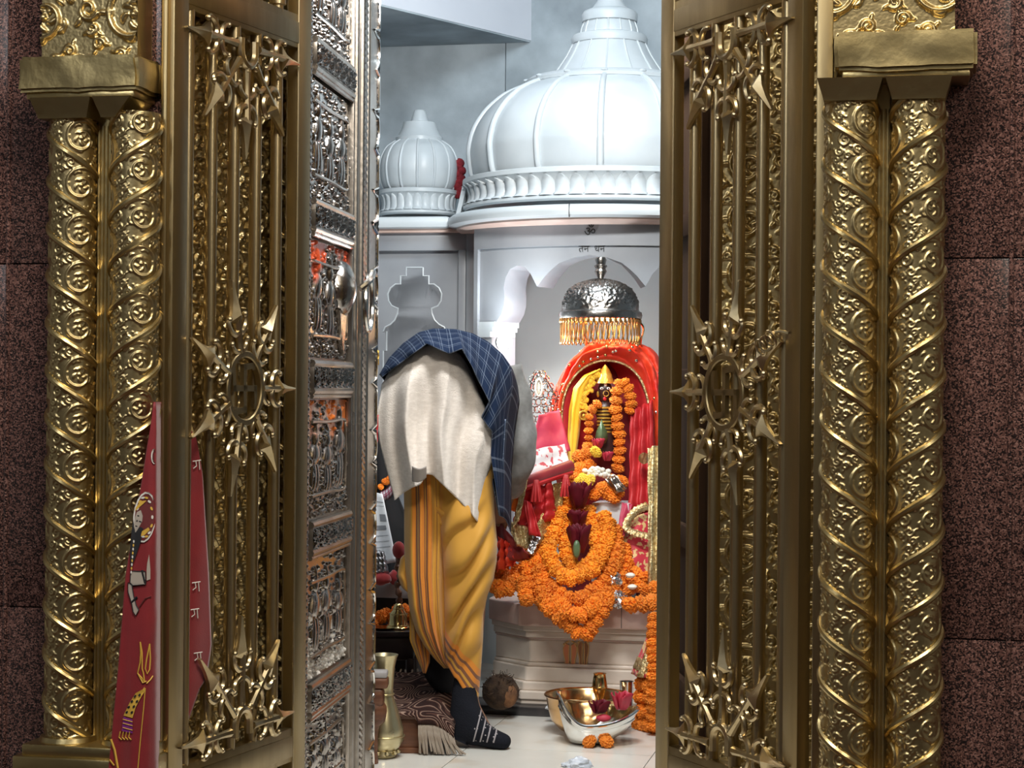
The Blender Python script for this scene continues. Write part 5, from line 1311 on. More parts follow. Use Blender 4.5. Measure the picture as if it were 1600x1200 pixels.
floral('white_floral', (0.80, 0.76, 0.76), (0.62, 0.10, 0.12), 45); floral('red_gold_floral', (0.58, 0.03, 0.05), (0.75, 0.52, 0.22), 60)
mat('steel_foil', (0.80, 0.80, 0.82), (0.6, 0.6, 0.64), rough=0.22, metal=1, scale=40, bump=0.8, bscale=60)
def sheet(name, label, pts, Ys, m, cat='cloth', n=(14, 14), ripple=0.006, k=3.0, thick=0.002, parent=None, group=None):
    """quad cloth from four pixel corners (tl, tr, br, bl) with depths, gently rippled"""
    def fn(u, v):
        x = (pts[0][0]*(1-u)+pts[1][0]*u)*(1-v)+(pts[3][0]*(1-u)+pts[2][0]*u)*v; y = (pts[0][1]*(1-u)+pts[1][1]*u)*(1-v)+(pts[3][1]*(1-u)+pts[2][1]*u)*v
        Y = (Ys[0]*(1-u)+Ys[1]*u)*(1-v)+(Ys[3]*(1-u)+Ys[2]*u)*v
        w = ripple*math.sin(u*k*PI+v*2)+ripple*0.6*math.sin(v*k*PI*1.3+u*3)
        return P(x+w*160, y+w*140, Y+w)
    o = gridobj(name, n[0], n[1], fn, m, parent, thick)
    if parent is None: tag(o, label, cat, group)
    return o
DYc = 5.80
def deity():
    g = thing('deity_idol', 'dark-faced deity idol with gold crown wrapped in a red veil', 'statue', W(uc, 2.65, ZP))
    # pedestal and inner body draped in red
    def zof(y): return P(948, y, DYc).z
    cx_ = P(952, 700, DYc).x
    q = MB()
    prof = [(0.16, ZP+0.002), (0.155, ZP+0.05), (0.14, ZP+0.1), (0.125, ZP+0.2), (0.118, zof(740)), (0.115, zof(680)), (0.10, zof(620)), (0.07, zof(580)), (0.03, zof(560)), (0.0, zof(556))]
    q.lathe(prof, (cx_, DYc+0.10, 0), 32, rfun=lambda a, z: 1+0.03*math.sin(a*9+z*8)); q.build('robe', 'maroon_silk', g)
    # veil: hood swept from rim to back
    rim = [(902, 800), (896, 760), (888, 720), (880, 680), (878, 640), (886, 606), (905, 580), (930, 566), (955, 564), (980, 572), (1000, 592), (1012, 625), (1018, 670), (1022, 720), (1026, 780), (1030, 840)]
    out = [(880, 800), (872, 760), (858, 715), (856, 675), (862, 630), (876, 590), (900, 556), (930, 537), (958, 533), (990, 538), (1020, 556), (1036, 590), (1044, 640), (1048, 720), (1050, 780), (1052, 840)]
    ri = catmull([P(x, y, DYc-0.05) for x, y in rim], 6); ro = catmull([P(x, y, DYc+0.02) for x, y in out], 6); n = len(ri)
    def vf(u, v):
        f = u*(n-1); i = min(n-2, int(f)); a = ri[i].lerp(ri[i+1], f-i); b = ro[i].lerp(ro[i+1], f-i)
        fold = (0.022*abs(math.sin(v*15+1.6*math.sin(u*9)+u*5))+0.020*mno.noise(Vector((u*16, v*7, 1.7)))+0.008*mno.noise(Vector((u*50, v*18, 0.3))))*math.sin(PI*min(1, v*1.4))
        if v < 0.55: p = a.lerp(b, v/0.55); p = p+Vector((0, -0.035*math.sin(PI*v/0.55)-fold, fold*0.6))
        else: k = (v-0.55)/0.45; p = b+Vector((0, 0.24*k, -0.03*k*k))+(Vector((cx_, b.y, b.z-0.05))-b)*0.35*k*k+Vector((fold, 0, fold))*0.5
        return p
    veil = gridobj('veil', 240, 64, vf, 'veil', g, 0.002)
    R = random.Random(4)
    for i in range(46):
        p = vf(R.uniform(0.03, 0.97), R.uniform(0.05, 0.5)); q = MB(); q.ball(p+Vector((0, -0.006, 0)), (0.0045, 0.002, 0.0045), 6, 4); q.build('sequin', 'silver_bright' if i % 2 else 'brass_bright', veil)
    # gold edging along the rim
    q = MB(); q.tube([p+Vector((0, -0.006, 0)) for p in ri], 0.004, 6); q.build('veil_edging', 'gold_lace', veil)
    # inner lining behind the head
    def lin_(u, v):
        f = u*(n-1); i = min(n-2, int(f)); a = ri[i].lerp(ri[i+1], f-i); c_ = Vector((cx_, DYc+0.02, a.z-0.04*0)); p = a.lerp(c_, v); return p+Vector((0, 0.035*math.sin(PI*v*0.5), 0))
    gridobj('veil_lining', 90, 8, lin_, 'red_silk', g, 0.001)
    # yellow cloth on one side
    ye = [(936, 578, 10), (920, 586, 16), (906, 606, 20), (899, 640, 20), (896, 680, 18), (894, 715, 12), (890, 742, 4)]
    def yf(u, v):
        f = v*(len(ye)-1); i = min(len(ye)-2, int(f)); a, b = ye[i], ye[i+1]; t = f-i
        x = a[0]+(b[0]-a[0])*t; y = a[1]+(b[1]-a[1])*t; w = a[2]+(b[2]-a[2])*t
        return P(x-w*0.5+w*u, y+2*math.sin(u*7), DYc-0.065-0.015*math.sin(PI*u)+0.004*math.sin(u*14))
    gridobj('yellow_sash', 14, 40, yf, 'yellow_silk', g, 0.002)
    # white-yellow blossoms beside the crown
    for i in range(22):
        t = i/21; x = 934-22*math.sin(t*1.5)+R.uniform(-4, 4); y = 584+t*54; head(P(x, y, DYc-0.075), 0.0085, g, 'marigold_yellow', 'blossom')
    # idol: body, head, crown, arms, staff of leaf
    Y = DYc-0.07
    def lp(rows, name, m, dep=0.6, nn=20, fn=None):
        q = MB(); vs = []; fs = []
        for (y, xl, xr) in rows:
            c_ = P((xl+xr)/2, y, Y); hw = (xr-xl)/2*Y/F
            for k in range(nn): a = 2*PI*k/nn; vs.append((c_.x+hw*math.cos(a), c_.y+hw*dep*math.sin(a), c_.z))
        for i in range(len(rows)-1):
            for k in range(nn): l = (k+1) % nn; fs.append((i*nn+k, (i+1)*nn+k, (i+1)*nn+l, i*nn+l))
        fs.append(tuple(range(nn))); fs.append(tuple(range(len(rows)*nn-1, (len(rows)-1)*nn-1, -1)))
        q.add(vs, fs); return fixn(q.build(name, m, g))
    body = lp([(628, 938, 952), (634, 931, 959), (645, 930, 958), (660, 934, 955), (675, 933, 957), (690, 930, 960), (710, 928, 962)], 'idol_body', 'idol_dark')
    for i in range(8):
        y = 637+i*5.4; q = MB(); c_ = P(945, y, Y); hw = 0.0265-0.001*i; q.tube([(c_.x+hw*math.cos(a), c_.y+hw*0.66*math.sin(a), c_.z) for a in [2*PI*k/18 for k in range(18)]], 0.0032, 6, closed=True); q.build('necklace', 'idol_gold', body)
    hd = lp([(596, 942, 949), (600, 937, 954), (606, 934, 957), (614, 935, 956), (622, 938, 953), (630, 941, 950)], 'idol_head', 'idol_dark', 0.85)
    for s in (-1, 1):
        q = MB(); p = P(945.5+s*5.2, 607, Y-0.0195); q.ball(p, (0.0052, 0.002, 0.0042), 10, 6); q.build('eye', 'enamel_white', hd)
        q = MB(); q.ball(p+Vector((0, -0.0016, 0)), (0.0022, 0.0012, 0.0022), 8, 6); q.build('pupil', 'idol_dark', hd)
        q = MB(); q.ball(P(945.5+s*11, 616, Y), (0.005, 0.006, 0.010), 8, 6); q.build('ear_ornament', 'idol_gold', hd)
    q = MB(); q.ball(P(946, 601, Y-0.018), (0.0045, 0.002, 0.0055), 8, 6); q.build('forehead_mark', 'enamel_white', hd)
    q = MB(); q.ball(P(945.5, 613, Y-0.021), (0.0032, 0.005, 0.008), 8, 6); q.build('nose', 'idol_dark', hd)
    q = MB(); q.tube([P(947+4.2*math.cos(a), 615+4.2*math.sin(a), Y-0.024) for a in [2*PI*k/14 for k in range(14)]], 0.0012, 5, closed=True); q.build('nose_ring', 'idol_gold', hd)
    q = MB(); q.ball(P(945, 623, Y-0.0195), (0.005, 0.003, 0.0062), 8, 6); q.build('mouth', 'enamel_red', hd)
    q = MB(); c_ = P(945.5, 600, Y); q.lathe([(0.028, -0.004), (0.026, 0.004), (0.022, 0.012), (0.020, 0.022), (0.013, 0.036), (0.007, 0.045), (0.0, 0.053)], (c_.x, c_.y, c_.z+0.006), 20, rfun=lambda a, z: 1+0.05*math.sin(a*10)); q.build('crown', 'idol_gold', g)
    for s in (-1, 1):
        q = MB(); q.tube(catmull([P(945+s*13, 637, Y), P(945+s*22, 648, Y-0.01), P(945+s*(27 if s < 0 else 16), 655, Y-0.03)], 5), 0.006, 8); q.build('arm', 'idol_dark', g)
    q = MB(); q.tube([P(912+6.5*math.cos(a), 649+6.5*math.sin(a), Y-0.035) for a in [2*PI*k/14 for k in range(14)]], 0.003, 6, closed=True); q.ball(P(912, 650, Y-0.035), (0.006, 0.005, 0.008), 8, 6); q.build('raised_hand', 'idol_gold', g)
    # betel leaf held before the idol
    ol = [(940, 655), (943, 664), (948, 674), (950, 684), (946, 692), (940, 695), (934, 692), (930, 684), (932, 674), (937, 664)]
    q = MB(); q.add([P(x, y, Y-0.045-0.006*math.cos((x-940)*0.2)) for x, y in ol]+[P(940, 680, Y-0.055)], [(i, (i+1) % 10, 10) for i in range(10)]); o = q.build('betel_leaf', 'leaf_green', None); solid(o, 0.001); tag(o, 'single green leaf resting on the idol front', 'leaf')
    return g
deity()
def gstr(label, pts, r, mk, n=1.35, Y=DYc-0.10, group='marigold strings on the idol'):
    p3 = [P(p[0], p[1], (p[2] if len(p) > 2 else Y)) for p in pts]; g = thing('marigold_garland', label, 'garland', p3[0], group); strand(p3, r, g, mk, n); return g
gstr('marigold string hanging beside the yellow sash', [(934, 632), (922, 645), (921, 662), (920, 680), (918, 700), (914, 722)], 0.0135, 'marigold', 1.5)
gstr('thick marigold string on the veil side opposite the yellow sash', [(968, 600), (963, 618), (962, 645), (966, 668), (968, 692), (968, 714), (964, 738)], 0.018, 'marigold', 1.3)
gstr('short marigold string looped outside the thick one', [(975, 598), (984, 612), (986, 632), (980, 648)], 0.016, 'marigold', 1.3)
loose('orange marigold head laid below the idol', [(905, 712, 5.66), (916, 708, 5.66), (905, 732, 5.64), (898, 748, 5.62), (960, 752, 5.62), (948, 770, 5.60), (930, 772, 5.60), (940, 762, 5.60), (966, 768, 5.60), (972, 752, 5.62), (958, 776, 5.60), (920, 730, 5.65), (897, 768, 5.61)], 0.021)
loose('yellow blossom laid just above the dark roses', [(903, 752, 5.57), (912, 748, 5.57), (909, 760, 5.565), (918, 757, 5.565), (922, 750, 5.57)], 0.016, 'marigold_yellow')
o = head(P(931, 706, 5.60), 0.018, None, 'marigold_yellow', 'marigold_flower'); tag(o, 'yellow marigold resting on the pink roses of the idol', 'flower')
rose('pink rose lying at the feet of the idol', 934, 696, 5.64, 0.020, 'rose_pink', 9, group='pink roses at the idol')
rose('pink rose tucked behind the yellow blossom', 948, 716, 5.64, 0.019, 'rose_pink', 9, group='pink roses at the idol', seed=3)
def white_mass():
    g = thing('jasmine_garland', 'white blossom string with a silvery ribbon below the idol', 'garland', P(935, 745, 5.60))
    R = random.Random(2)
    for i in range(34):
        t = i/33; x = 916+t*46+R.uniform(-4, 4); y = 740-18*math.sin(t*2.2)+t*26+R.uniform(-5, 5); q = MB(); q.ball(P(x, y, 5.60-0.01*math.sin(t*5)), (0.009, 0.008, 0.007), 7, 5); q.build('white_bud', 'flower_white', g)
    sheet('ribbon', '', [(945, 748), (960, 742), (980, 764), (962, 772)], (5.58, 5.58, 5.57, 5.57), 'silver_plain', parent=g, n=(8, 8))
white_mass()
# pedestal block with scalloped white front
q = MB(W)
p0, p1 = PW(925, 786, 2.36), PW(982, 840, 2.36)
q.box((p0.x, 2.36, ZP), (p1.x, 2.52, p0.z)); o = q.build('pedestal_body', 'niche_white'); g = thing('idol_pedestal', 'small white marble pedestal behind the garland loops', 'pedestal', W((p0.x+p1.x)/2, 2.44, ZP)); setpar(o, g)
q = MB(W); q.tube(catmull([(p0.x+0.01, 2.356, p0.z-0.035), (p0.x+0.035, 2.350, p0.z-0.075), (p0.x+0.07, 2.350, p0.z-0.082), (p1.x-0.005, 2.356, p0.z-0.050)], 6), 0.004, 6); q.build('scalloped_edge', 'marble', g)

# ------------------------------------------------------------------ cloths beside the idol
sheet('offered_cloth', 'magenta cloth spread beside the veil', [(842, 648), (874, 640), (892, 705), (824, 712)], (5.60, 5.70, 5.62, 5.54), 'pink_silk', n=(16, 16), ripple=0.004)
sheet('offered_cloth', 'white flowered cloth folded over the magenta one', [(826, 703), (882, 694), (893, 732), (806, 752)], (5.53, 5.61, 5.58, 5.48), 'white_floral', n=(20, 14), ripple=0.004)
def pouch():
    g = thing('cloth_fold', 'maroon folded cloth roll with red tassels below the flowered cloth', 'cloth', P(845, 770, 5.50))
    q = MB(); q.tube(catmull([P(800, 760, 5.46), P(830, 750, 5.48), P(865, 738, 5.53), P(893, 728, 5.57)], 6), [0.016]*3+[0.018]*16, 10, flat=0.8); q.build('roll', 'maroon_silk', g)
    q = MB(); q.tube(catmull([P(803, 767, 5.455), P(832, 758, 5.475), P(866, 746, 5.525), P(893, 738, 5.565)], 6), 0.009, 8); q.build('roll_edge', 'red_silk', g)
    for x, y, Y in ((838, 756, 5.46), (884, 748, 5.54)):
        for k in range(7):
            q = MB(); a = 2*PI*k/7; q.tube([P(x+2*math.cos(a), y-6, Y), P(x+5*math.cos(a), y+10, Y-0.004+0.006*math.sin(a)), P(x+8*math.cos(a), y+28, Y+0.008*math.sin(a))], [0.004, 0.0045, 0.004], 6); q.build('tassel', 'red_silk', g)
pouch()
sheet('offered_cloth', 'orange cloth edge with lace beside the person', [(800, 745), (822, 748), (812, 800), (788, 795)], (5.46, 5.46, 5.46, 5.46), 'orange_silk', n=(12, 14), ripple=0.007)
sheet('offered_cloth', 'gold lace strip down the orange cloth', [(816, 748), (825, 750), (812, 812), (800, 828)], (5.45, 5.45, 5.44, 5.44), 'gold_lace', n=(8, 20), ripple=0.004, k=7)
sheet('offered_cloth', 'red silk hanging in folds under the maroon roll', [(808, 765), (862, 752), (868, 812), (798, 830)], (5.48, 5.52, 5.54, 5.48), 'red_silk', n=(26, 18), ripple=0.010, k=6)
sheet('offered_cloth', 'red pleat falling in front of the gold brocade', [(818, 780), (830, 786), (846, 838), (826, 836)], (5.45, 5.455, 5.45, 5.44), 'red_silk', n=(10, 14), ripple=0.006)
sheet('offered_cloth', 'tan brocade panel beside the red tassels', [(850, 762), (882, 750), (880, 800), (856, 812)], (5.53, 5.56, 5.56, 5.54), 'brocade', n=(12, 12))
sheet('offered_cloth', 'gold brocade patch next to the marigold loops', [(830, 806), (874, 792), (862, 846), (832, 858)], (5.51, 5.56, 5.53, 5.50), 'brocade', n=(14, 14), ripple=0.005)
sheet('offered_cloth', 'silvery brocade band over the dark folds', [(790, 812), (832, 826), (838, 862), (806, 852)], (5.46, 5.48, 5.50, 5.46), 'gold_lace', n=(16, 10), ripple=0.006, k=5)
sheet('offered_cloth', 'dark red folded cloth under the silvery band', [(772, 806), (806, 846), (832, 872), (780, 878)], (5.48, 5.47, 5.50, 5.50), 'maroon_silk', n=(14, 12), ripple=0.008)
sheet('foil_wrap', 'crumpled silver foil beside the gold brocade', [(832, 834), (846, 838), (834, 868), (824, 862)], (5.47, 5.49, 5.48, 5.47), 'steel_foil', 'foil', n=(9, 9), ripple=0.010, k=7)
sheet('tinsel_cloth', 'red tinsel cloth bunched beside the ochre dhoti', [(778, 838), (796, 848), (808, 882), (774, 892)], (5.46, 5.48, 5.52, 5.48), 'veil', n=(16, 14), ripple=0.012, k=5)
# right side: red flowered robe, lace and brocade
sheet('offered_cloth', 'red robe falling straight beside the pink rose side of the idol', [(985, 640), (1020, 625), (1026, 792), (980, 800)], (5.70, 5.72, 5.66, 5.64), 'red_silk', n=(20, 20), ripple=0.008, k=6)
sheet('offered_cloth', 'red cloth with gold flowers behind the loose marigold heap', [(966, 818), (1032, 792), (1030, 908), (972, 888)], (5.62, 5.64, 5.56, 5.56), 'red_gold_floral', n=(18, 18), ripple=0.006)
sheet('offered_cloth', 'pale red gauze strip slanting past the pedestal', [(972, 785), (988, 788), (976, 838), (962, 842)], (5.60, 5.61, 5.58, 5.57), 'pink_silk', n=(8, 10), ripple=0.003)
q = MB(); q.tube(catmull([P(1012, 790, 5.60), P(992, 800, 5.59), P(978, 822, 5.575), P(990, 832, 5.57), P(1012, 838, 5.57), P(1026, 842, 5.57)], 8), [0.011+0.003*(i % 2) for i in range(41)], 8, flat=0.5); tag(q.build('lace_trim', 'gold_lace'), 'scalloped gold lace trim on the red flowered cloth', 'trim')
sheet('offered_cloth', 'pale gold brocade hanging at the edge of the altar', [(1012, 700), (1042, 690), (1042, 918), (1012, 930)], (5.55, 5.58, 5.50, 5.48), 'gold_lace', n=(16, 30), ripple=0.006, k=5)
q = MB(); p = P(1006, 716, 5.62); q.lathe([(0.0, -0.003), (0.017, -0.002), (0.017, 0.002), (0.0, 0.003)], (0, 0, 0), 18); o = q.build('mirror_disc', 'silver_bright'); o.location = p; o.rotation_euler = (PI/2, 0, 0.3); tag(o, 'round mirror sewn on the red robe', 'mirror')
# silver filigree crown leaning by the wall
def filigree():
    c = P(848, 668, 5.74); g = thing('filigree_crown', 'openwork silver crown plate standing between sleeve and veil', 'crown', (c.x, c.y, P(848, 725, 5.74).z))
    R = random.Random(3); rows = [(584, 838, 848), (592, 832, 854), (604, 830, 860), (616, 829, 868), (628, 826, 872), (640, 825, 874), (655, 824, 872), (670, 822, 862), (690, 822, 856), (712, 822, 850)]
    for (y, a, b) in rows:
        n = max(2, int((b-a)/7))
        for i in range(n+1):
            x = a+(b-a)*i/n; r = rnd.uniform(3.6, 5.2); q = MB(); t0 = R.uniform(0, 6)
            q.tube([P(x+r*math.cos(t), y+r*1.15*math.sin(t), 5.74+0.004*math.sin(t*2+t0)) for t in [2*PI*k/10 for k in range(10)]], 0.0022, 5, closed=True); q.build('scroll', 'silver_bright', g)
    q = MB(); q.tube([P(842+5*math.cos(t), 606+13*math.sin(t), 5.735) for t in [2*PI*k/18 for k in range(18)]], 0.003, 6, closed=True); q.ball(P(842, 607, 5.738), (0.006, 0.004, 0.018), 8, 8); q.build('eye_drop', 'flower_white', g)
    q = MB(); q.tube(catmull([P(822, 712, 5.745), P(826, 650, 5.745), P(830, 600, 5.745), P(842, 580, 5.745), (P(858, 600, 5.745)), P(872, 630, 5.745), P(874, 660, 5.745)], 6), 0.0026, 6); q.build('outline_wire', 'silver_bright', g)
filigree()

# ------------------------------------------------------------------ silver parasol with fringe and lamp
mat('fringe_gold', (0.36, 0.19, 0.06), (0.24, 0.12, 0.035), rough=0.4, metal=0.6, scale=80)
lampm = mat('lamp_glow', (1.0, 0.75, 0.35)); b_ = lampm.node_tree.nodes['Principled BSDF']; b_.inputs['Emission Color'].default_value = (1.0, 0.62, 0.20, 1); b_.inputs['Emission Strength'].default_value = 7
def parasol():
    Yp = 5.72; sc_ = Yp/F; c = P(938, 500, Yp); Z_ = lambda y: P(938, y, Yp).z
    g = thing('silver_parasol', 'embossed silver parasol with beaded gold fringe above the idol', 'parasol', c)
    prof = [(63, 497), (63, 491), (60, 484), (58, 474), (54, 462), (47, 452), (38, 446), (26, 441), (12, 436), (0, 434)]
    pr = [(r*sc_, Z_(y)) for r, y in prof]
    t = np.linspace(0, 1, 60); rr = np.interp(t, np.linspace(0, 1, len(pr)), [p[0] for p in pr]); zz_ = np.interp(t, np.linspace(0, 1, len(pr)), [p[1] for p in pr])
    nu = 180; th = np.arange(nu)/nu*2*PI; T_, I_ = np.meshgrid(th, np.arange(60)); Rr = rr[I_]; Zz = zz_[I_]; tt_ = t[I_]
    h = samp(TILE_P, T_/(2*PI)*16, tt_*5)*0.0065*np.clip((tt_-0.2)*8, 0, 1)*np.clip((0.92-tt_)*8, 0, 1)
    Rr = Rr+h*0.8; Zz = Zz+h*0.5
    link_mesh('parasol_dome', np.stack([c.x+Rr*np.cos(T_), c.y+Rr*np.sin(T_), Zz], -1).reshape(-1, 3), gridfaces(nu, 60, True), 'silver', g, angle=0)
    q = MB(); q.lathe([(60*sc_, Z_(486)), (64*sc_, Z_(488)), (65*sc_, Z_(493)), (64*sc_, Z_(498)), (60*sc_, Z_(499)), (59*sc_, Z_(492))], (c.x, c.y, 0), 60, rfun=lambda a, z: 1+0.008*math.cos(a*60), caps=False); q.build('fluted_rim', 'silver', g)
    q = MB(); q.lathe([(0.006, Z_(437)), (0.010, Z_(433)), (0.014, Z_(428)), (0.018, Z_(424)), (0.014, Z_(420)), (0.019, Z_(417)), (0.019, Z_(415)), (0.014, Z_(413)), (0.017, Z_(406)), (0.014, Z_(402)), (0.0, Z_(401))], (c.x, c.y, 0), 20); q.build('finial', 'silver', g)
    # beads under the rim and interlaced fringe loops
    n = 46
    for i in range(n):
        a = 2*PI*i/n; R0 = 62*sc_
        q = MB(); q.ball((c.x+R0*math.cos(a), c.y+R0*math.sin(a), Z_(502)), (0.0052, 0.0052, 0.008), 7, 5); q.build('bead', 'fringe_gold', g)
        q = MB(); w = 2*PI/n*1.5; q.tube([(c.x+R0*math.cos(a+w*(s-0.5)), c.y+R0*math.sin(a+w*(s-0.5)), Z_(506)-(Z_(506)-Z_(536))*math.sin(PI*s)**0.6) for s in [k/10 for k in range(11)]], 0.0018, 5); q.build('fringe_loop', 'fringe_gold', g)
        q = MB(); q.ball((c.x+R0*math.cos(a), c.y+R0*math.sin(a), Z_(537)), (0.003, 0.003, 0.004), 6, 4); q.build('fringe_bead', 'fringe_gold', g)
    # two bowed stays that carry it from behind the idol
    for s, xs in ((-1, 914), (1, 1003)):
        p_ = P(xs, 530, Yp); q = MB(); q.tube(catmull([(c.x+s*0.02, c.y+0.02, Z_(480)), (p_.x+(0.0 if s > 0 else -0.004), p_.y+0.03, Z_(505)), P(xs-2*s, 535, Yp+0.06), P(xs+2, 560, Yp+0.16), (p_.x+0.02*s, DYc+0.28, 0.8), (p_.x, DYc+0.28, ZP)], 6), 0.0034, 6); q.build('stay', 'brass_bright', g)
    q = MB(); q.lathe([(0.0, Z_(486)), (0.045, Z_(487)), (0.048, Z_(494)), (0.03, Z_(499)), (0.0, Z_(500))], (c.x, c.y, 0), 24); q.build('lamp_cup', 'lamp_glow', g)
    l = bpy.data.lights.new('parasol_lamp', 'POINT'); l.energy = 2.0; l.color = (1.0, 0.62, 0.26); l.shadow_soft_size = 0.03; o = bpy.data.objects.new('parasol_lamp', l); COL.objects.link(o); o.location = (c.x, c.y, Z_(506))
parasol()
# small cold spot lamp on the bay jamb behind the person
lm = mat('led_white', (1, 1, 1)); b_ = lm.node_tree.nodes['Principled BSDF']; b_.inputs['Emission Color'].default_value = (0.90, 0.97, 1.0, 1); b_.inputs['Emission Strength'].default_value = 14
p = P(786, 535, 5.78); g = thing('spot_lamp', 'small bright white lamp fixed on the arch jamb', 'lamp', p)
q = MB(); q.lathe([(0.020, 0.0), (0.023, -0.012), (0.023, -0.03), (0.014, -0.045), (0.0, -0.046)], (0, 0, 0), 18); o = q.build('lamp_housing', 'silver_plain', g); o.location = p+Vector((0, 0.012, 0)); o.rotation_euler = (PI/2-0.15, 0, 0.5)
q = MB(); q.ball((0, 0, 0), (0.019, 0.010, 0.024), 12, 8); o = q.build('lamp_lens', 'led_white', g); o.location = p+Vector((0.0, -0.014, 0))
l = bpy.data.lights.new('spot_lamp_light', 'POINT'); l.energy = 7.0; l.color = (0.88, 0.96, 1.0); l.shadow_soft_size = 0.02; o = bpy.data.objects.new('spot_lamp_light', l); COL.objects.link(o); o.location = p+Vector((0.045, -0.05, 0))
# ------------------------------------------------------------------ bench, rug and vessels on the floor
mat('wood_red', (0.17, 0.065, 0.028), (0.10, 0.035, 0.016), rough=0.4, scale=14, stretch=(1, 1, 6), bump=0.1, bscale=40)
mat('wood_dark', (0.014, 0.009, 0.010), (0.03, 0.018, 0.018), rough=0.3, scale=14)
mat('stone_top', (0.42, 0.40, 0.39), (0.32, 0.30, 0.30), rough=0.35, scale=10)
mat('yarn', (0.36, 0.30, 0.24), (0.28, 0.22, 0.17), rough=0.95, scale=50)
mat('fibre', (0.030, 0.017, 0.011), (0.075, 0.042, 0.022), rough=0.95, scale=40, bump=0.8, bscale=150); mat('coconut_face', (0.24, 0.11, 0.045), (0.12, 0.055, 0.025), rough=0.8, scale=50, bump=0.5, bscale=120)
mat('paper', (0.72, 0.74, 0.76), (0.62, 0.64, 0.67), rough=0.8, scale=30); mat('ink_grey', (0.22, 0.23, 0.25), rough=0.8); mat('black_cloth', (0.006, 0.006, 0.007), rough=0.95)
mat('plush_red', (0.36, 0.03, 0.03), (0.28, 0.02, 0.02), rough=0.95, scale=40, sheen=0.4); mat('plastic', (0.62, 0.66, 0.72), (0.5, 0.54, 0.6), rough=0.25, scale=30, bump=0.6, bscale=50)
mat('pewter', (0.46, 0.46, 0.48), (0.36, 0.36, 0.38), rough=0.35, metal=1, scale=20)
mat('vase_metal', (0.66, 0.58, 0.36), (0.55, 0.46, 0.26), rough=0.30, metal=0.9, scale=16, rvar=0.08)
def rugmat():
    m = mat('rug', (0.05, 0.025, 0.02), rough=0.95, spec=0.15, bump=0.6, bscale=300); nt = m.node_tree; N = nt.nodes; L = nt.links; b = N['Principled BSDF']
    tc = N.new('ShaderNodeTexCoord'); n = N.new('ShaderNodeTexNoise'); n.inputs['Scale'].default_value = 3.5; n.inputs['Detail'].default_value = 1; L.new(tc.outputs['UV'], n.inputs['Vector'])
    a = N.new('ShaderNodeMath'); a.operation = 'MULTIPLY'; a.inputs[1].default_value = 22; L.new(n.outputs[0], a.inputs[0]); f = N.new('ShaderNodeMath'); f.operation = 'FRACT'; L.new(a.outputs[0], f.inputs[0])
    r = N.new('ShaderNodeValToRGB'); r.color_ramp.interpolation = 'CONSTANT'; e = r.color_ramp.elements; e[0].color = (0.03, 0.014, 0.012, 1); e[1].position = 0.42; e[1].color = (0.085, 0.04, 0.03, 1)
    k = e.new(0.68); k.color = (0.30, 0.20, 0.15, 1); k = e.new(0.86); k.color = (0.05, 0.022, 0.018, 1)
    L.new(f.outputs[0], r.inputs[0]); L.new(r.outputs[0], b.inputs['Base Color'])
rugmat()
def bench():
    A_ = P(657, 1178, 4.89); g = thing('low_bench', 'low reddish wooden bench under the fringed rug', 'bench', (A_.x-0.15, 5.1, 0))
    x1 = A_.x
    q = MB(); q.cbox((x1-0.42, 4.89, 0.004), (x1, 5.57, 0.094), 0.004); fixn(q.build('bench_box', 'wood_red', g))
    q = MB(); q.cbox((x1-0.428, 4.882, 0.0), (x1+0.008, 5.578, 0.014), 0.003); fixn(q.build('bench_foot', 'wood_red', g))
    q = MB(); q.cbox((x1-0.425, 4.886, 0.086), (x1+0.005, 5.574, 0.098), 0.003); fixn(q.build('bench_top', 'wood_red', g))
    r = thing('fringed_rug', 'brown patterned rug with pale fringe over the low bench', 'rug', (x1-0.1, 5.3, 0.1))
    def fn(u, v):                                   # v: back -> front, then over the edge
        x = x1-0.36+u*0.445; 
        if v < 0.8: y = 5.56-(v/0.8)*0.66; z = 0.106+0.004*math.sin(u*17+v*9)
        else: k = (v-0.8)/0.2; y = 4.90-0.030*math.sin(k*PI/2); z = 0.106-(0.030 if u > 0.78 else 0.010)*k*k
        if u > 0.86: k2 = (u-0.86)/0.14; z -= 0.035*k2*k2; 
        return (x, y, z)
    gridobj('rug_field', 50, 50, fn, 'rug', r, 0.006)
    R = random.Random(5)
    for i in range(34):
        u = 0.80+i/34*0.20; p = Vector(fn(min(1, u), 1.0)); q = MB(); dx = 0.16*(u-0.78)+R.uniform(-0.008, 0.008); L_ = R.uniform(0.055, 0.072)*(0.8+0.4*u)
        q.tube([p+Vector((0, 0.004, 0.006)), p+Vector((dx*0.3, -0.010, -L_*0.3)), p+Vector((dx, -0.010+R.uniform(-.006, .006), -min(L_, p.z-0.004)))], [0.0022, 0.0030, 0.0024], 5); q.build('fringe_strand', 'yarn', r)
    for i in range(26):
        u = i/25; p = Vector(fn(u, 0.0)); q = MB(); q.tube([p, p+Vector((R.uniform(-.004, .004), 0.03, 0.006))], 0.0028, 4); q.build('fringe_strand', 'yarn', r)
bench()
def lathe_thing(name, label, cat, px, py, Y, prof, m, n=32, parts=(), group=None, rf=None):
    c = P(px, py, Y); g = thing(name, label, cat, c, group)
    q = MB(); q.lathe(prof, c, n, rfun=rf); q.build('vessel_body', m, g, angle=40); return g, c
k_ = 4.83/F
c = P(599, 1186, 4.83); g = thing('brass_vase', 'tall pale brass vase with flared rim beside the rug', 'vase', (c.x, c.y, 0))
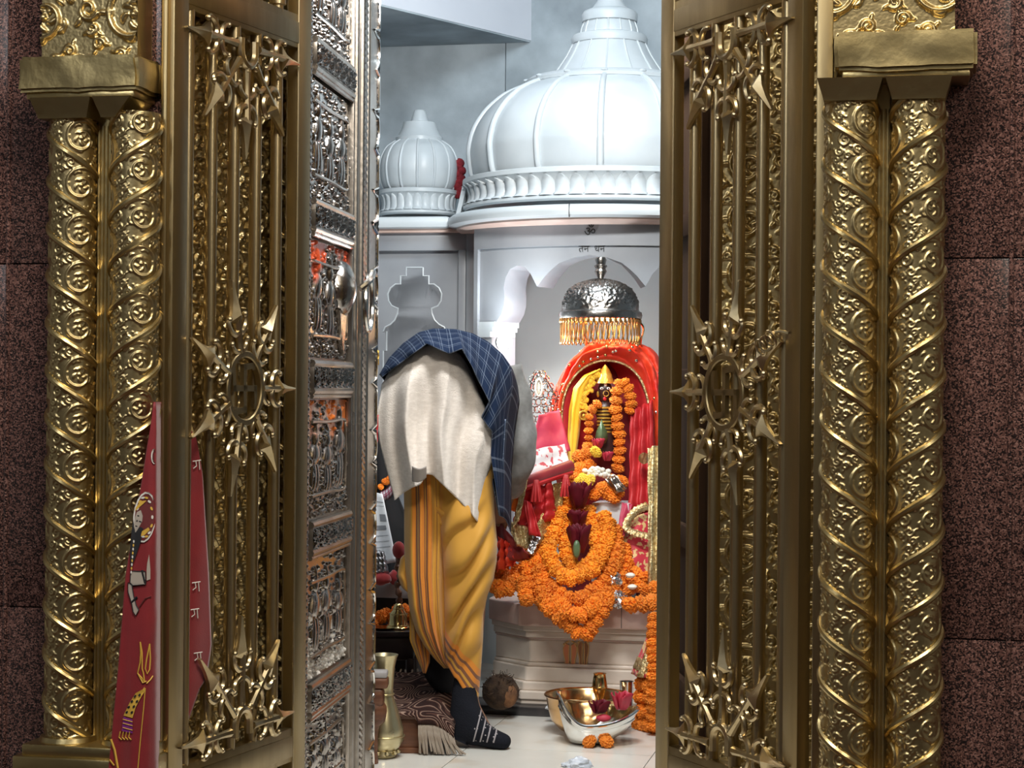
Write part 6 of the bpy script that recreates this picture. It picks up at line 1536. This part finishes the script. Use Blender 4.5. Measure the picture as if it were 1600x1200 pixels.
pr = [(r*k_, P(599, y-0.02*(y-607), 4.83).z) for r, y in ((18, 1197), (22, 1190), (20, 1183), (25, 1178), (32, 1166), (31, 1148), (22, 1118), (14.5, 1096), (14.5, 1084), (17, 1050), (20, 1036), (22, 1031))]; pr[0] = (pr[0][0], 0.002)
q = MB(); q.lathe(pr+[(pr[-1][0]-0.003, pr[-1][1]), (pr[-2][0]-0.004, pr[-2][1]), (0.014, pr[-3][1])], (c.x, c.y, 0), 32, caps=False); q.build('vase_body', 'vase_metal', g, angle=50)
for y, r in ((1094, 15.5), (1160, 32.5), (1183, 21)):
    q = MB(); z_ = P(599, y-0.02*(y-607), 4.83).z; q.tube([(c.x+r*k_*math.cos(a), c.y+r*k_*math.sin(a), z_) for a in [2*PI*i/32 for i in range(32)]], 0.0022, 6, closed=True); q.build('vase_band', 'vase_metal', g)
for i in range(10):
    a = 2*PI*i/10; q = MB(); q.ball((c.x+23*k_*math.cos(a), c.y+23*k_*math.sin(a), 0.016), (0.006, 0.006, 0.006), 7, 5); q.build('foot_stud', 'vase_metal', g)
# small stone-topped wooden table behind the silver door edge
xr = P(605, 1050, 4.73).x; zt = 0.218; g = thing('wooden_stand', 'narrow reddish wooden stand with stone top beside the brass vase', 'stand', (xr-0.1, 4.74, 0))
q = MB(); q.cbox((xr-0.26, 4.725, zt-0.004), (xr, 4.775, zt+0.012), 0.004); fixn(q.build('stone_top', 'stone_top', g))
q = MB(); q.cbox((xr-0.26, 4.723, zt-0.030), (xr+0.002, 4.777, zt-0.004), 0.006); fixn(q.build('top_moulding', 'wood_red', g))
q = MB(); q.cbox((xr-0.25, 4.727, zt-0.075), (xr-0.008, 4.773, zt-0.030), 0.010); fixn(q.build('apron', 'wood_red', g))
for sx in (xr-0.035, xr-0.22):
    for sy in (4.75,):
        q = MB(); q.tube(catmull([(sx, sy, zt-0.07), (sx+0.008, sy, 0.13), (sx-0.004, sy, 0.07), (sx, sy, 0.0)], 5), [0.024]*4+[0.026]*4+[0.016]*5+[0.014]*3, 8); q.build('leg', 'wood_red', g)
# dark table, bell and marigolds
zT = P(610, 986, 5.60).z; xa, xb = P(560, 986, 5.60).x, P(652, 986, 5.60).x
g = thing('dark_table', 'low black wooden table holding the brass bell', 'table', ((xa+xb)/2, 5.7, 0))
q = MB(); q.cbox((xa, 5.59, zT-0.018), (xb, 5.80, zT), 0.003); fixn(q.build('table_top', 'wood_dark', g)); q = MB(); q.cbox((xa+0.01, 5.60, zT-0.085), (xb-0.01, 5.79, zT-0.016), 0.004); fixn(q.build('drawer_box', 'wood_dark', g))
for sx in (xa+0.02, xb-0.02):
    for sy in (5.61, 5.77): q = MB(); q.tube([(sx, sy, 0.0), (sx, sy, zT-0.08)], 0.014, 8); q.build('leg', 'wood_dark', g)
c = P(622, 984, 5.65); g = thing('brass_bell', 'brass hand bell with twisted dark handle', 'bell', (c.x, c.y, zT)); s_ = 5.58/F
q = MB(); q.lathe([(19*s_, 0.001), (19.5*s_, 0.006), (15*s_, 0.014), (14.5*s_, 0.035), (14*s_, 0.044), (9*s_, 0.056), (7.5*s_, 0.066), (5*s_, 0.074), (2*s_, 0.078), (0, 0.079)], (c.x, c.y, zT), 32); q.build('bell_body', 'brass_bright', g, angle=50)
for z_, r in ((0.012, 17), (0.045, 14.4), (0.060, 8.6)):
    q = MB(); q.tube([(c.x+r*s_*math.cos(a), c.y+r*s_*math.sin(a), zT+z_) for a in [2*PI*i/28 for i in range(28)]], 0.0016, 6, closed=True); q.build('bell_ring', 'brass_bright', g)
q = MB(); q.tube([(c.x+0.004*math.sin(t*14), c.y+0.004*math.cos(t*14), zT+0.077+t*0.14) for t in [i/24 for i in range(25)]], [0.0085+0.003*math.sin(i*1.5) for i in range(25)], 8); q.build('handle', 'wood_red', g)
q = MB(); q.ball((c.x, c.y, zT+0.232), (0.019, 0.016, 0.026), 10, 8); q.build('handle_knob', 'plush_red', g)
gstr('marigold string lying behind the brass bell', [(584, 973, 5.72), (592, 966, 5.72), (604, 962, 5.74), (616, 956, 5.75), (632, 954, 5.75), (644, 960, 5.74), (650, 968, 5.72)], 0.020, 'marigold', 1.3, group='loose marigold strings')
q = MB(); p = P(594, 985, 5.64); q.lathe([(0.0, 0.0), (0.03, 0.001), (0.042, 0.006), (0.043, 0.007), (0.03, 0.004), (0.0, 0.003)], (p.x+0.01, p.y, zT), 24); tag(q.build('small_dish', 'copper_brass'), 'small shallow brass dish beside the bell', 'dish')
# stone ledge with seated bundle, newspaper and plush
zL = 0.335; o = thing('stone_ledge', 'grey stone ledge behind the dark table', 'ledge', W(-1.0, 2.6, 0))
a = PW(540, 915, 2.46).x; b = PW(650, 915, 2.46).x
wbox('ledge_top', (a-0.3, 2.44, zL-0.045), (b, 2.79, zL), 'stone_top', o, 0.004); wbox('ledge_body', (a-0.3, 2.46, 0.03), (b-0.01, 2.79, zL-0.045), 'wood_dark', o, 0.003)
def news():
    g = thing('newspaper', 'folded newspaper propped up on the stone ledge', 'newspaper', P(600, 905, 5.85))
    def fn(u, v): return P(580+u*(18+v*18)+v*4, 768+v*(116-10*u)+u*4, 5.88-0.03*v+0.006*math.sin(u*5))
    o = gridobj('newspaper_sheet', 12, 16, fn, 'paper', g, 0.003)
    for (u0, u1, v0, v1) in ((0.05, 0.8, 0.46, 0.52), (0.1, 0.9, 0.12, 0.13), (0.1, 0.9, 0.18, 0.185), (0.1, 0.85, 0.60, 0.606), (0.1, 0.85, 0.68, 0.686), (0.1, 0.85, 0.76, 0.766), (0.5, 0.9, 0.30, 0.40)):
        gridobj('print_block', 6, 3, lambda u, v: Vector(fn(u0+(u1-u0)*u, v0+(v1-v0)*v))+Vector((0, -0.003, 0)), 'ink_grey', o)
news()
def bundle():
    def fn(u, v):
        y = 674+v*238; xl = 556; xr = interp([(674, 594), (700, 602), (760, 616), (820, 640), (912, 650)], y); x = xl+(xr-xl)*u
        return P(x, y+(1-u)*20*(1-v), 6.02-0.06*math.sin(PI*u)*v+0.01*math.sin(u*14+v*3))
    o = gridobj('black_drape', 24, 24, fn, 'black_cloth', None, 0.012); tag(o, 'black cloth draped over the back of the stone ledge', 'cloth')
    check('plaid', (0.50, 0.48, 0.52), (0.20, 0.03, 0.06), 5, 2, 0.3, 0.8)
    def pl(u, v): return P(594+u*22, 768-u*14+v*16+3*math.sin(u*4), 5.99-0.02*math.sin(PI*v))
    o = gridobj('plaid_cloth', 14, 8, pl, 'plaid', None, 0.006); tag(o, 'small red and white plaid cloth above the newspaper', 'cloth')
    g = thing('marigold_garland', 'little marigold clump on the plaid cloth', 'garland', P(603, 752, 5.98))
    for i in range(10): head(P(597+i*1.7+rnd.uniform(-2, 2), 757-i*1.4+rnd.uniform(-4, 4), 5.975), 0.0095, g)
    for x, y, Y, s, lb in ((595, 905, 5.80, (0.032, 0.026, 0.020), 'dark red cloth bundle at the newspaper foot'), (616, 893, 5.82, (0.018, 0.018, 0.022), 'red plush ball beside the newspaper foot')):
        q = MB(); q.ball((0, 0, 0), s, 14, 10); o = q.build('cloth_bundle', 'plush_red'); p_ = P(x, y, Y); o.location = (p_.x, p_.y, zL+s[2]-0.002); tag(o, lb, 'bundle')
        for v in o.data.vertices: v.co += v.co.normalized()*0.004*mno.noise(v.co*90)
    sheet('plastic_bag', 'crumpled grey plastic bag under the newspaper', [(584, 858), (600, 862), (606, 895), (582, 898)], (5.80, 5.80, 5.79, 5.79), 'pewter', 'bag', n=(10, 10), ripple=0.010, k=6)
    sheet('red_ribbon', 'red ribbon tied at the edge of the silver door', [(586, 652), (591, 648), (590, 690), (585, 702)], (4.86, 4.86, 4.86, 4.86), 'red_silk', 'ribbon', n=(5, 12), ripple=0.003)
    sheet('flower_clip', 'small orange and gold tassel at the edge of the silver door', [(587, 545), (592, 548), (592, 570), (587, 572)], (4.86, 4.86, 4.86, 4.86), 'idol_gold', 'tassel', n=(5, 10), ripple=0.003)
bundle()
# coconut with husk fibres
c = P(782, 1080, 5.415); c.z = 0.026+0.048; g = thing('coconut', 'hairy brown coconut on the black floor strip', 'coconut', (c.x, c.y, 0.026))
bm = bmesh.new(); bmesh.ops.create_icosphere(bm, subdivisions=4, radius=1)
for v in bm.verts:
    d = v.co.normalized(); f = 1+0.05*mno.noise(d*2.5)+0.03*mno.noise(d*9); v.co = Vector((d.x*0.052, d.y*0.047, d.z*0.050))*f
q = MB(lambda x, y, z: (c.x+x, c.y+y, c.z+z)); q.addbm(bm); q.build('husk', 'fibre', g)
q = MB(); q.ball((c.x+0.022, c.y-0.024, c.z-0.006), (0.026, 0.022, 0.034), 14, 10); q.build('bare_face', 'coconut_face', g)
R = random.Random(8)
for i in range(110):
    a = R.uniform(0, 2*PI); b = R.uniform(-0.2, 1.2); p = c+Vector((math.cos(a)*math.cos(b)*0.050, math.sin(a)*math.cos(b)*0.046, math.sin(b)*0.049)); d = Vector((R.uniform(-1, 1), R.uniform(-1, 0.3), R.uniform(-0.4, 0.8))).normalized()
    q = MB(); q.tube([p, p+d*0.008, p+d*0.016+Vector((0, 0, R.uniform(-.004, .006)))], 0.0010, 3); q.build('fibre', 'fibre', g)
# brass bowl
c = P(918, 1086, 5.20); g = thing('brass_bowl', 'wide coppery brass bowl behind the silver boat bowl', 'bowl', (c.x, c.y, 0))
q = MB(); q.lathe([(0.050, 0.003), (0.075, 0.010), (0.098, 0.035), (0.108, 0.070), (0.112, 0.096), (0.118, 0.102), (0.114, 0.104), (0.107, 0.096), (0.103, 0.070), (0.092, 0.038), (0.070, 0.014), (0.0, 0.008)], (c.x, c.y, 0), 48); q.build('bowl_wall', 'copper_brass', g, angle=60)
q = MB(); q.tube([(c.x+0.115*math.cos(a), c.y+0.115*math.sin(a), 0.103) for a in [2*PI*i/48 for i in range(48)]], 0.0030, 6, closed=True); q.build('rim', 'copper_brass', g)
# brass spouted pot standing in it
c2 = P(937, 1075, 5.19); g = thing('brass_pot', 'small waisted brass pot standing in the brass bowl', 'pot', (c2.x, c2.y, 0.012)); s_ = 5.19/F
q = MB(); Zp = lambda y: P(937, y, 5.19).z
q.lathe([(0.022, 0.0125), (0.018, 0.03), (4*s_, Zp(1102)), (3.5*s_, Zp(1095)), (7*s_, Zp(1088)), (11*s_, Zp(1078)), (12*s_, Zp(1072)), (10.5*s_, Zp(1060)), (9.5*s_, Zp(1054)), (10.5*s_, Zp(1052)), (8.5*s_, Zp(1052)), (0, Zp(1056))], (c2.x, c2.y, 0), 28); q.build('pot_body', 'brass_bright', g, angle=50)
q = MB(); q.tube([(c2.x+12*s_*math.cos(a), c2.y+12*s_*math.sin(a), Zp(1073)) for a in [2*PI*i/24 for i in range(24)]], 0.0014, 6, closed=True); q.build('pot_band', 'brass_bright', g)
# steel tumbler
c = P(979, 1100, 5.30); g = thing('steel_tumbler', 'shiny steel tumbler beside the marigold-decked idol', 'tumbler', (c.x, c.y, 0)); q = MB(); q.lathe([(0.014, 0.001), (0.016, 0.004), (0.0195, 0.122), (0.0205, 0.125), (0.0185, 0.124), (0.0150, 0.01), (0.0, 0.008)], (c.x, c.y, 0), 28); q.build('tumbler_wall', 'silver_bright', g, angle=60)
# silver boat-shaped bowl
def boat():
    c = P(916, 1160, 5.045); c.z = 0
    g = thing('silver_bowl', 'silver boat-shaped offering bowl with upturned ends holding rose petals', 'bowl', c)
    def fn(u, v, inset=0.0):
        a = 2*PI*u; ca, sa = math.cos(a), math.sin(a)
        L_ = (0.136 if ca > 0 else 0.076)-inset; wdt = 0.070-inset
        zr = 0.056+(0.076 if ca < 0 else 0.036)*abs(ca)**2.2+0.012*max(0, sa)
        k = math.sin(v*PI/2)**0.75
        r0 = 0.040-inset; x = ca*(r0+(L_-r0)*k*(v**0.3 if v > 0 else 0)); y = sa*(r0*0.8+(wdt-r0*0.8)*k); z = 0.003+inset*1.2+(zr-0.003-inset*0.4)*(v**1.5)
        return (c.x+x, c.y+y, z)
    q = MB(); q.grid(56, 14, lambda u, v: fn(u, v), cu=True); q.add([fn(i/56, 0) for i in range(56)], [tuple(range(55, -1, -1))]); o = q.build('hull', 'silver_bright', g, angle=0)
    q = MB(); q.grid(56, 14, lambda u, v: fn(u, v, 0.004), cu=True); q.add([fn(i/56, 0, 0.004) for i in range(56)], [tuple(range(56))]); q.build('hull_inside', 'silver_bright', g, angle=0)
    q = MB(); q.tube([Vector(fn(i/56, 1.0))+Vector((0, 0, 0.000)) for i in range(56)], 0.0045, 8, closed=True); q.build('rim', 'silver_bright', g)
    q = MB(); q.tube([Vector(fn(i/56, 0.82)) for i in range(56)], 0.0026, 6, closed=True); q.build('moulding', 'silver_bright', g)
    for (px, py, Y, m, r, nm, lb, st) in ((935, 1108, 5.03, 'rose_dark', 0.030, 'rose', 'dark red petals heaped in the silver boat bowl', 0.8), (970, 1100, 5.02, 'rose_pink', 0.030, 'rose', 'bright red petals on the upturned bowl end', 1.1)):
        rose(lb, px, py, Y, r, m, 9, 'petals', st)
    q = MB(); p = P(952, 1112, 5.06); q.lathe([(0.018, -0.012), (0.022, -0.002), (0.024, 0.014), (0.025, 0.016), (0.022, 0.014), (0.018, 0.0), (0.0, -0.004)], p, 24); tag(q.build('brass_cup', 'brass_bright'), 'little brass cup inside the silver boat bowl', 'cup')
    q = MB(); q.ball(P(943, 1122, 5.00), (0.020, 0.012, 0.010), 10, 7); tag(q.build('rose_petal', 'rose_pink'), 'pale pink petal on the low rim of the silver bowl', 'petal')
boat()
for x, y in ((921, 1150), (948, 1151)):
    o = head(P(x, y, 4.985), 0.0185, None, 'marigold', 'marigold_flower'); o.location.z = 0.016; tag(o, 'single marigold head on the floor before the silver bowl', 'flower', 'marigolds on the floor')
# small dressed idol with marigolds beside the gate edge
def small_idol():
    c = P(1040, 1148, 5.26); g = thing('dressed_idol', 'small idol in gold-bordered red dress hung with marigolds', 'statue', (c.x, c.y, 0)); zt_ = 0.32
    def dress(u, v):
        a = 2*PI*u; r = 0.026+0.066*v+0.004*math.sin(a*9)*v; z = zt_-v*0.17; return (c.x+math.cos(a)*r, c.y+math.sin(a)*r*0.9, z)
    d = gridobj('dress', 54, 16, dress, 'red_gold_floral', g, 0.002, cu=True)
    for v0, v1 in ((0.72, 0.90),):
        gridobj('dress_border', 54, 4, lambda u, v: Vector(dress(u, v0+(v1-v0)*v))+Vector((math.cos(2*PI*u), math.sin(2*PI*u), 0))*0.003, 'gold_lace', d, 0.001, cu=True)
    def sidebord(u, v): a = PI*1.18+u*0.22; p = dress(a/(2*PI), v); return Vector(p)+Vector((math.cos(a), math.sin(a), 0))*0.004
    gridobj('dress_border', 5, 16, sidebord, 'gold_lace', d, 0.001)
    q = MB(); q.lathe([(0.045, 0.002), (0.055, 0.02), (0.050, 0.10), (0.040, 0.18), (0.020, 0.30), (0.012, zt_)], (c.x, c.y, 0), 20); q.build('core', 'pink_silk', g)
    q = MB(); q.ball((c.x, c.y, zt_+0.030), (0.026, 0.026, 0.034), 14, 10); q.build('idol_head', 'idol_gold', g)
    q = MB(); q.lathe([(0.026, 0), (0.022, 0.02), (0.010, 0.04), (0, 0.06)], (c.x, c.y, zt_+0.05), 16); q.build('crown', 'idol_gold', g)
    gs = thing('marigold_garland', 'marigold string hanging down the red dress of the small idol', 'garland', (c.x, c.y-0.09, 0.02), 'marigolds on the small idol')
    strand([Vector((c.x-0.034, c.y-0.055, zt_-0.01)), Vector((c.x-0.042, c.y-0.080, 0.25)), Vector((c.x-0.038, c.y-0.098, 0.18)), Vector((c.x-0.040, c.y-0.095, 0.10)), Vector((c.x-0.042, c.y-0.090, 0.02))], 0.020, gs, 'marigold', 1.0)
    g2 = thing('marigold_garland', 'marigold pile around the foot of the small idol', 'garland', (c.x, c.y, 0.0), 'marigolds on the small idol'); R = random.Random(6)
    for k in range(4):
        for i in range(9):
            a = PI+PI*i/8; r = 0.068+R.uniform(-.004, .006); obj_from('marigold_head', FM[('marigold', R.randrange(3))], Vector((c.x+math.cos(a)*r, c.y+math.sin(a)*r*0.9, 0.017+k*0.036)), g2, (R.uniform(0, 3), R.uniform(0, 3), 0), 0.0205)
small_idol()
# crumpled papers and bits
def crumple(name, label, px, py, Y, r, m, cat, seed, zf=None, flat=0.7):
    bm = bmesh.new(); bmesh.ops.create_icosphere(bm, subdivisions=3, radius=1); c = P(px, py, Y)
    for v in bm.verts:
        d = v.co.normalized(); f = 1+0.35*mno.noise(d*2.2+Vector((seed, 0, 0)))+0.25*mno.noise(d*5+Vector((0, seed, 0))); v.co = Vector((d.x*r, d.y*r, d.z*r*flat))*f
    z0 = min(v.co.z for v in bm.verts); cz = (zf-z0) if zf is not None else c.z
    q = MB(lambda x, y, z: (c.x+x, c.y+y, cz+z)); q.addbm(bm); o = q.build(name, m, None, smooth=False); tag(o, label, cat); return o
crumple('crumpled_paper', 'crumpled white paper at the foot of the altar', 863, 1103, 5.36, 0.017, 'paper', 'paper', 3, 0.027)
crumple('crumpled_foil', 'crumpled silver foil packet on the altar slab', 966, 935, 5.42, 0.026, 'steel_foil', 'foil', 5, ZP, 0.9)
crumple('crumpled_foil', 'upper crumpled silver foil packet leaning on the garland', 961, 908, 5.46, 0.022, 'steel_foil', 'foil', 9, None, 1.1)
crumple('plastic_wrap', 'crumpled clear plastic on the floor nearest the doorway', 905, 1197, 4.66, 0.030, 'plastic', 'plastic', 12, 0.0, 0.6)
crumple('plastic_wrap', 'scrap of white plastic strip on the floor tile', 884, 1186, 4.73, 0.012, 'plastic', 'plastic', 14, 0.0, 0.4)
crumple('stone_bit', 'dark small pebble beside the clear plastic', 872, 1198, 4.64, 0.010, 'pewter', 'pebble', 15, 0.0, 0.6)
